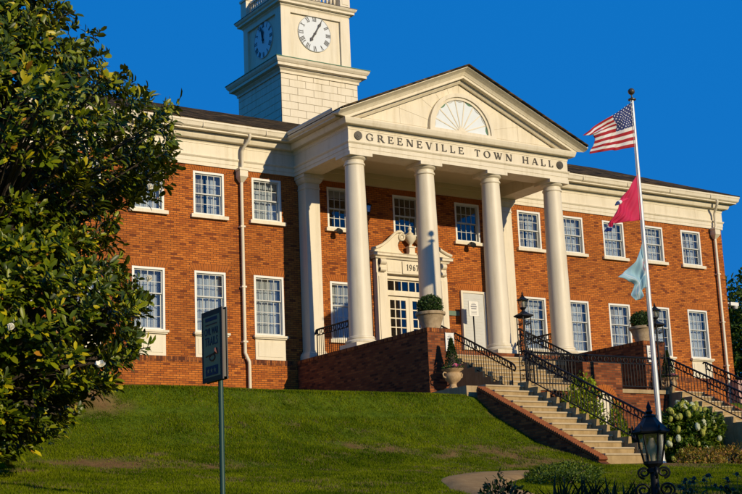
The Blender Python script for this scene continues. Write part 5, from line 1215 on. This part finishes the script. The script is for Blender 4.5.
broadleaf(31, 7, 9.0, 4.0, 'tree at the right edge beside the building corner', 6, 7000, .30, group='trees behind the hall', z0=-3.6)

broadleaf(-8.5, -35, 7.4, 4.2, 'broad shade tree standing on the lower lawn to the right of the viewpoint', 21, 7000, .32)
broadleaf(-17, -35, 6.2, 3.2, 'smaller shade tree close on the right of the viewpoint', 22, 6000, .30)
# ------------------------------------------------------------------ grass
def grass(name, label, n, x0, x1, y0, y1, hgt, seed, mask=None):
    rs = np.random.default_rng(seed); x = rs.uniform(x0, x1, n); y = rs.uniform(y0, y1, n)
    ok = rs.uniform(0,1,n) > soil(x, y)*.93
    fl = lambda q: ((q > LXA-.27) & (q < LXB+.20)); ok &= ~((x > SX0-.12) & (x < SX1+.12) & (y > -12.78)); ok &= ~((fl(x) | fl(2*XC-x)) & (y > -13.5))
    ok &= ~((x > WX0-.03) & (x < WX1+.03) & (y > LY+.02)) & ~((y > -.10))
    pp = np.array([(p_.x, p_.y) for p_ in path_pts])
    dmin = np.full(n, 9.)
    for q in pp[::2]: dmin = np.minimum(dmin, np.hypot(x-q[0], y-q[1]))
    ok &= dmin > .60 + .10*vnoise(x, y, .3)
    if mask is not None: ok &= mask(x, y)
    x, y = x[ok], y[ok]; m = len(x); z = hz(x, y) - .008
    tall = .65 + .7*vnoise(x, y, .55); a = rs.uniform(0, 6.283, m); lean = rs.uniform(.1, .9, m)
    hh = hgt*tall*rs.uniform(.5, 1.25, m); wd = rs.uniform(.007, .014, m)
    b0 = np.stack([x-wd*np.sin(a), y+wd*np.cos(a), z], 1); b1 = np.stack([x+wd*np.sin(a), y-wd*np.cos(a), z], 1)
    tp = np.stack([x+hh*lean*np.cos(a), y+hh*lean*np.sin(a), z+hh], 1)
    org = np.array([(x0+x1)/2, (y0+y1)/2, -5.]); V_ = np.stack([b0, b1, tp], 1).reshape(-1, 3) - org
    me = bpy.data.meshes.new(name); me.vertices.add(3*m); me.vertices.foreach_set('co', V_.astype(np.float32).ravel()); me.loops.add(3*m); me.loops.foreach_set('vertex_index', np.arange(3*m, dtype=np.int32))
    me.polygons.add(m); me.polygons.foreach_set('loop_start', (np.arange(m)*3).astype(np.int32)); me.polygons.foreach_set('loop_total', np.full(m, 3, np.int32)); me.update(calc_edges=True)
    g1 = vnoise(x+50, y, 1.4); g2 = vnoise(x, y+80, .35); mixv = np.clip(.6*g1+.75*g2-.2+rs.normal(0,.16,m), 0, 1)[:,None]
    col = np.array([.055,.095,.002])*(1-mixv) + np.array([.20,.235,.006])*mixv; dry = rs.uniform(0,1,m) < .04 + .5*np.clip(soil(x, y)*2, 0, 1); col[dry] = (.19,.15,.06)
    ca = me.color_attributes.new('leafcol', 'FLOAT_COLOR', 'POINT'); ca.data.foreach_set('color', np.repeat(np.concatenate([col, np.ones((m,1))], 1), 3, 0).astype(np.float32).ravel())
    me.materials.append(GRASSM); o = put(name, me, None, tuple(org)); tag(o, label, 'grass', kind='stuff'); return o
grass('grass', 'short green grass covering the sloping bank and lawn', 640000, -26, -7.9, -21.5, -6.5, .048, 1)
grass('grass', 'short green grass on the lawn below the stairs', 170000, -17, 2, -22.5, -12.6, .046, 2)
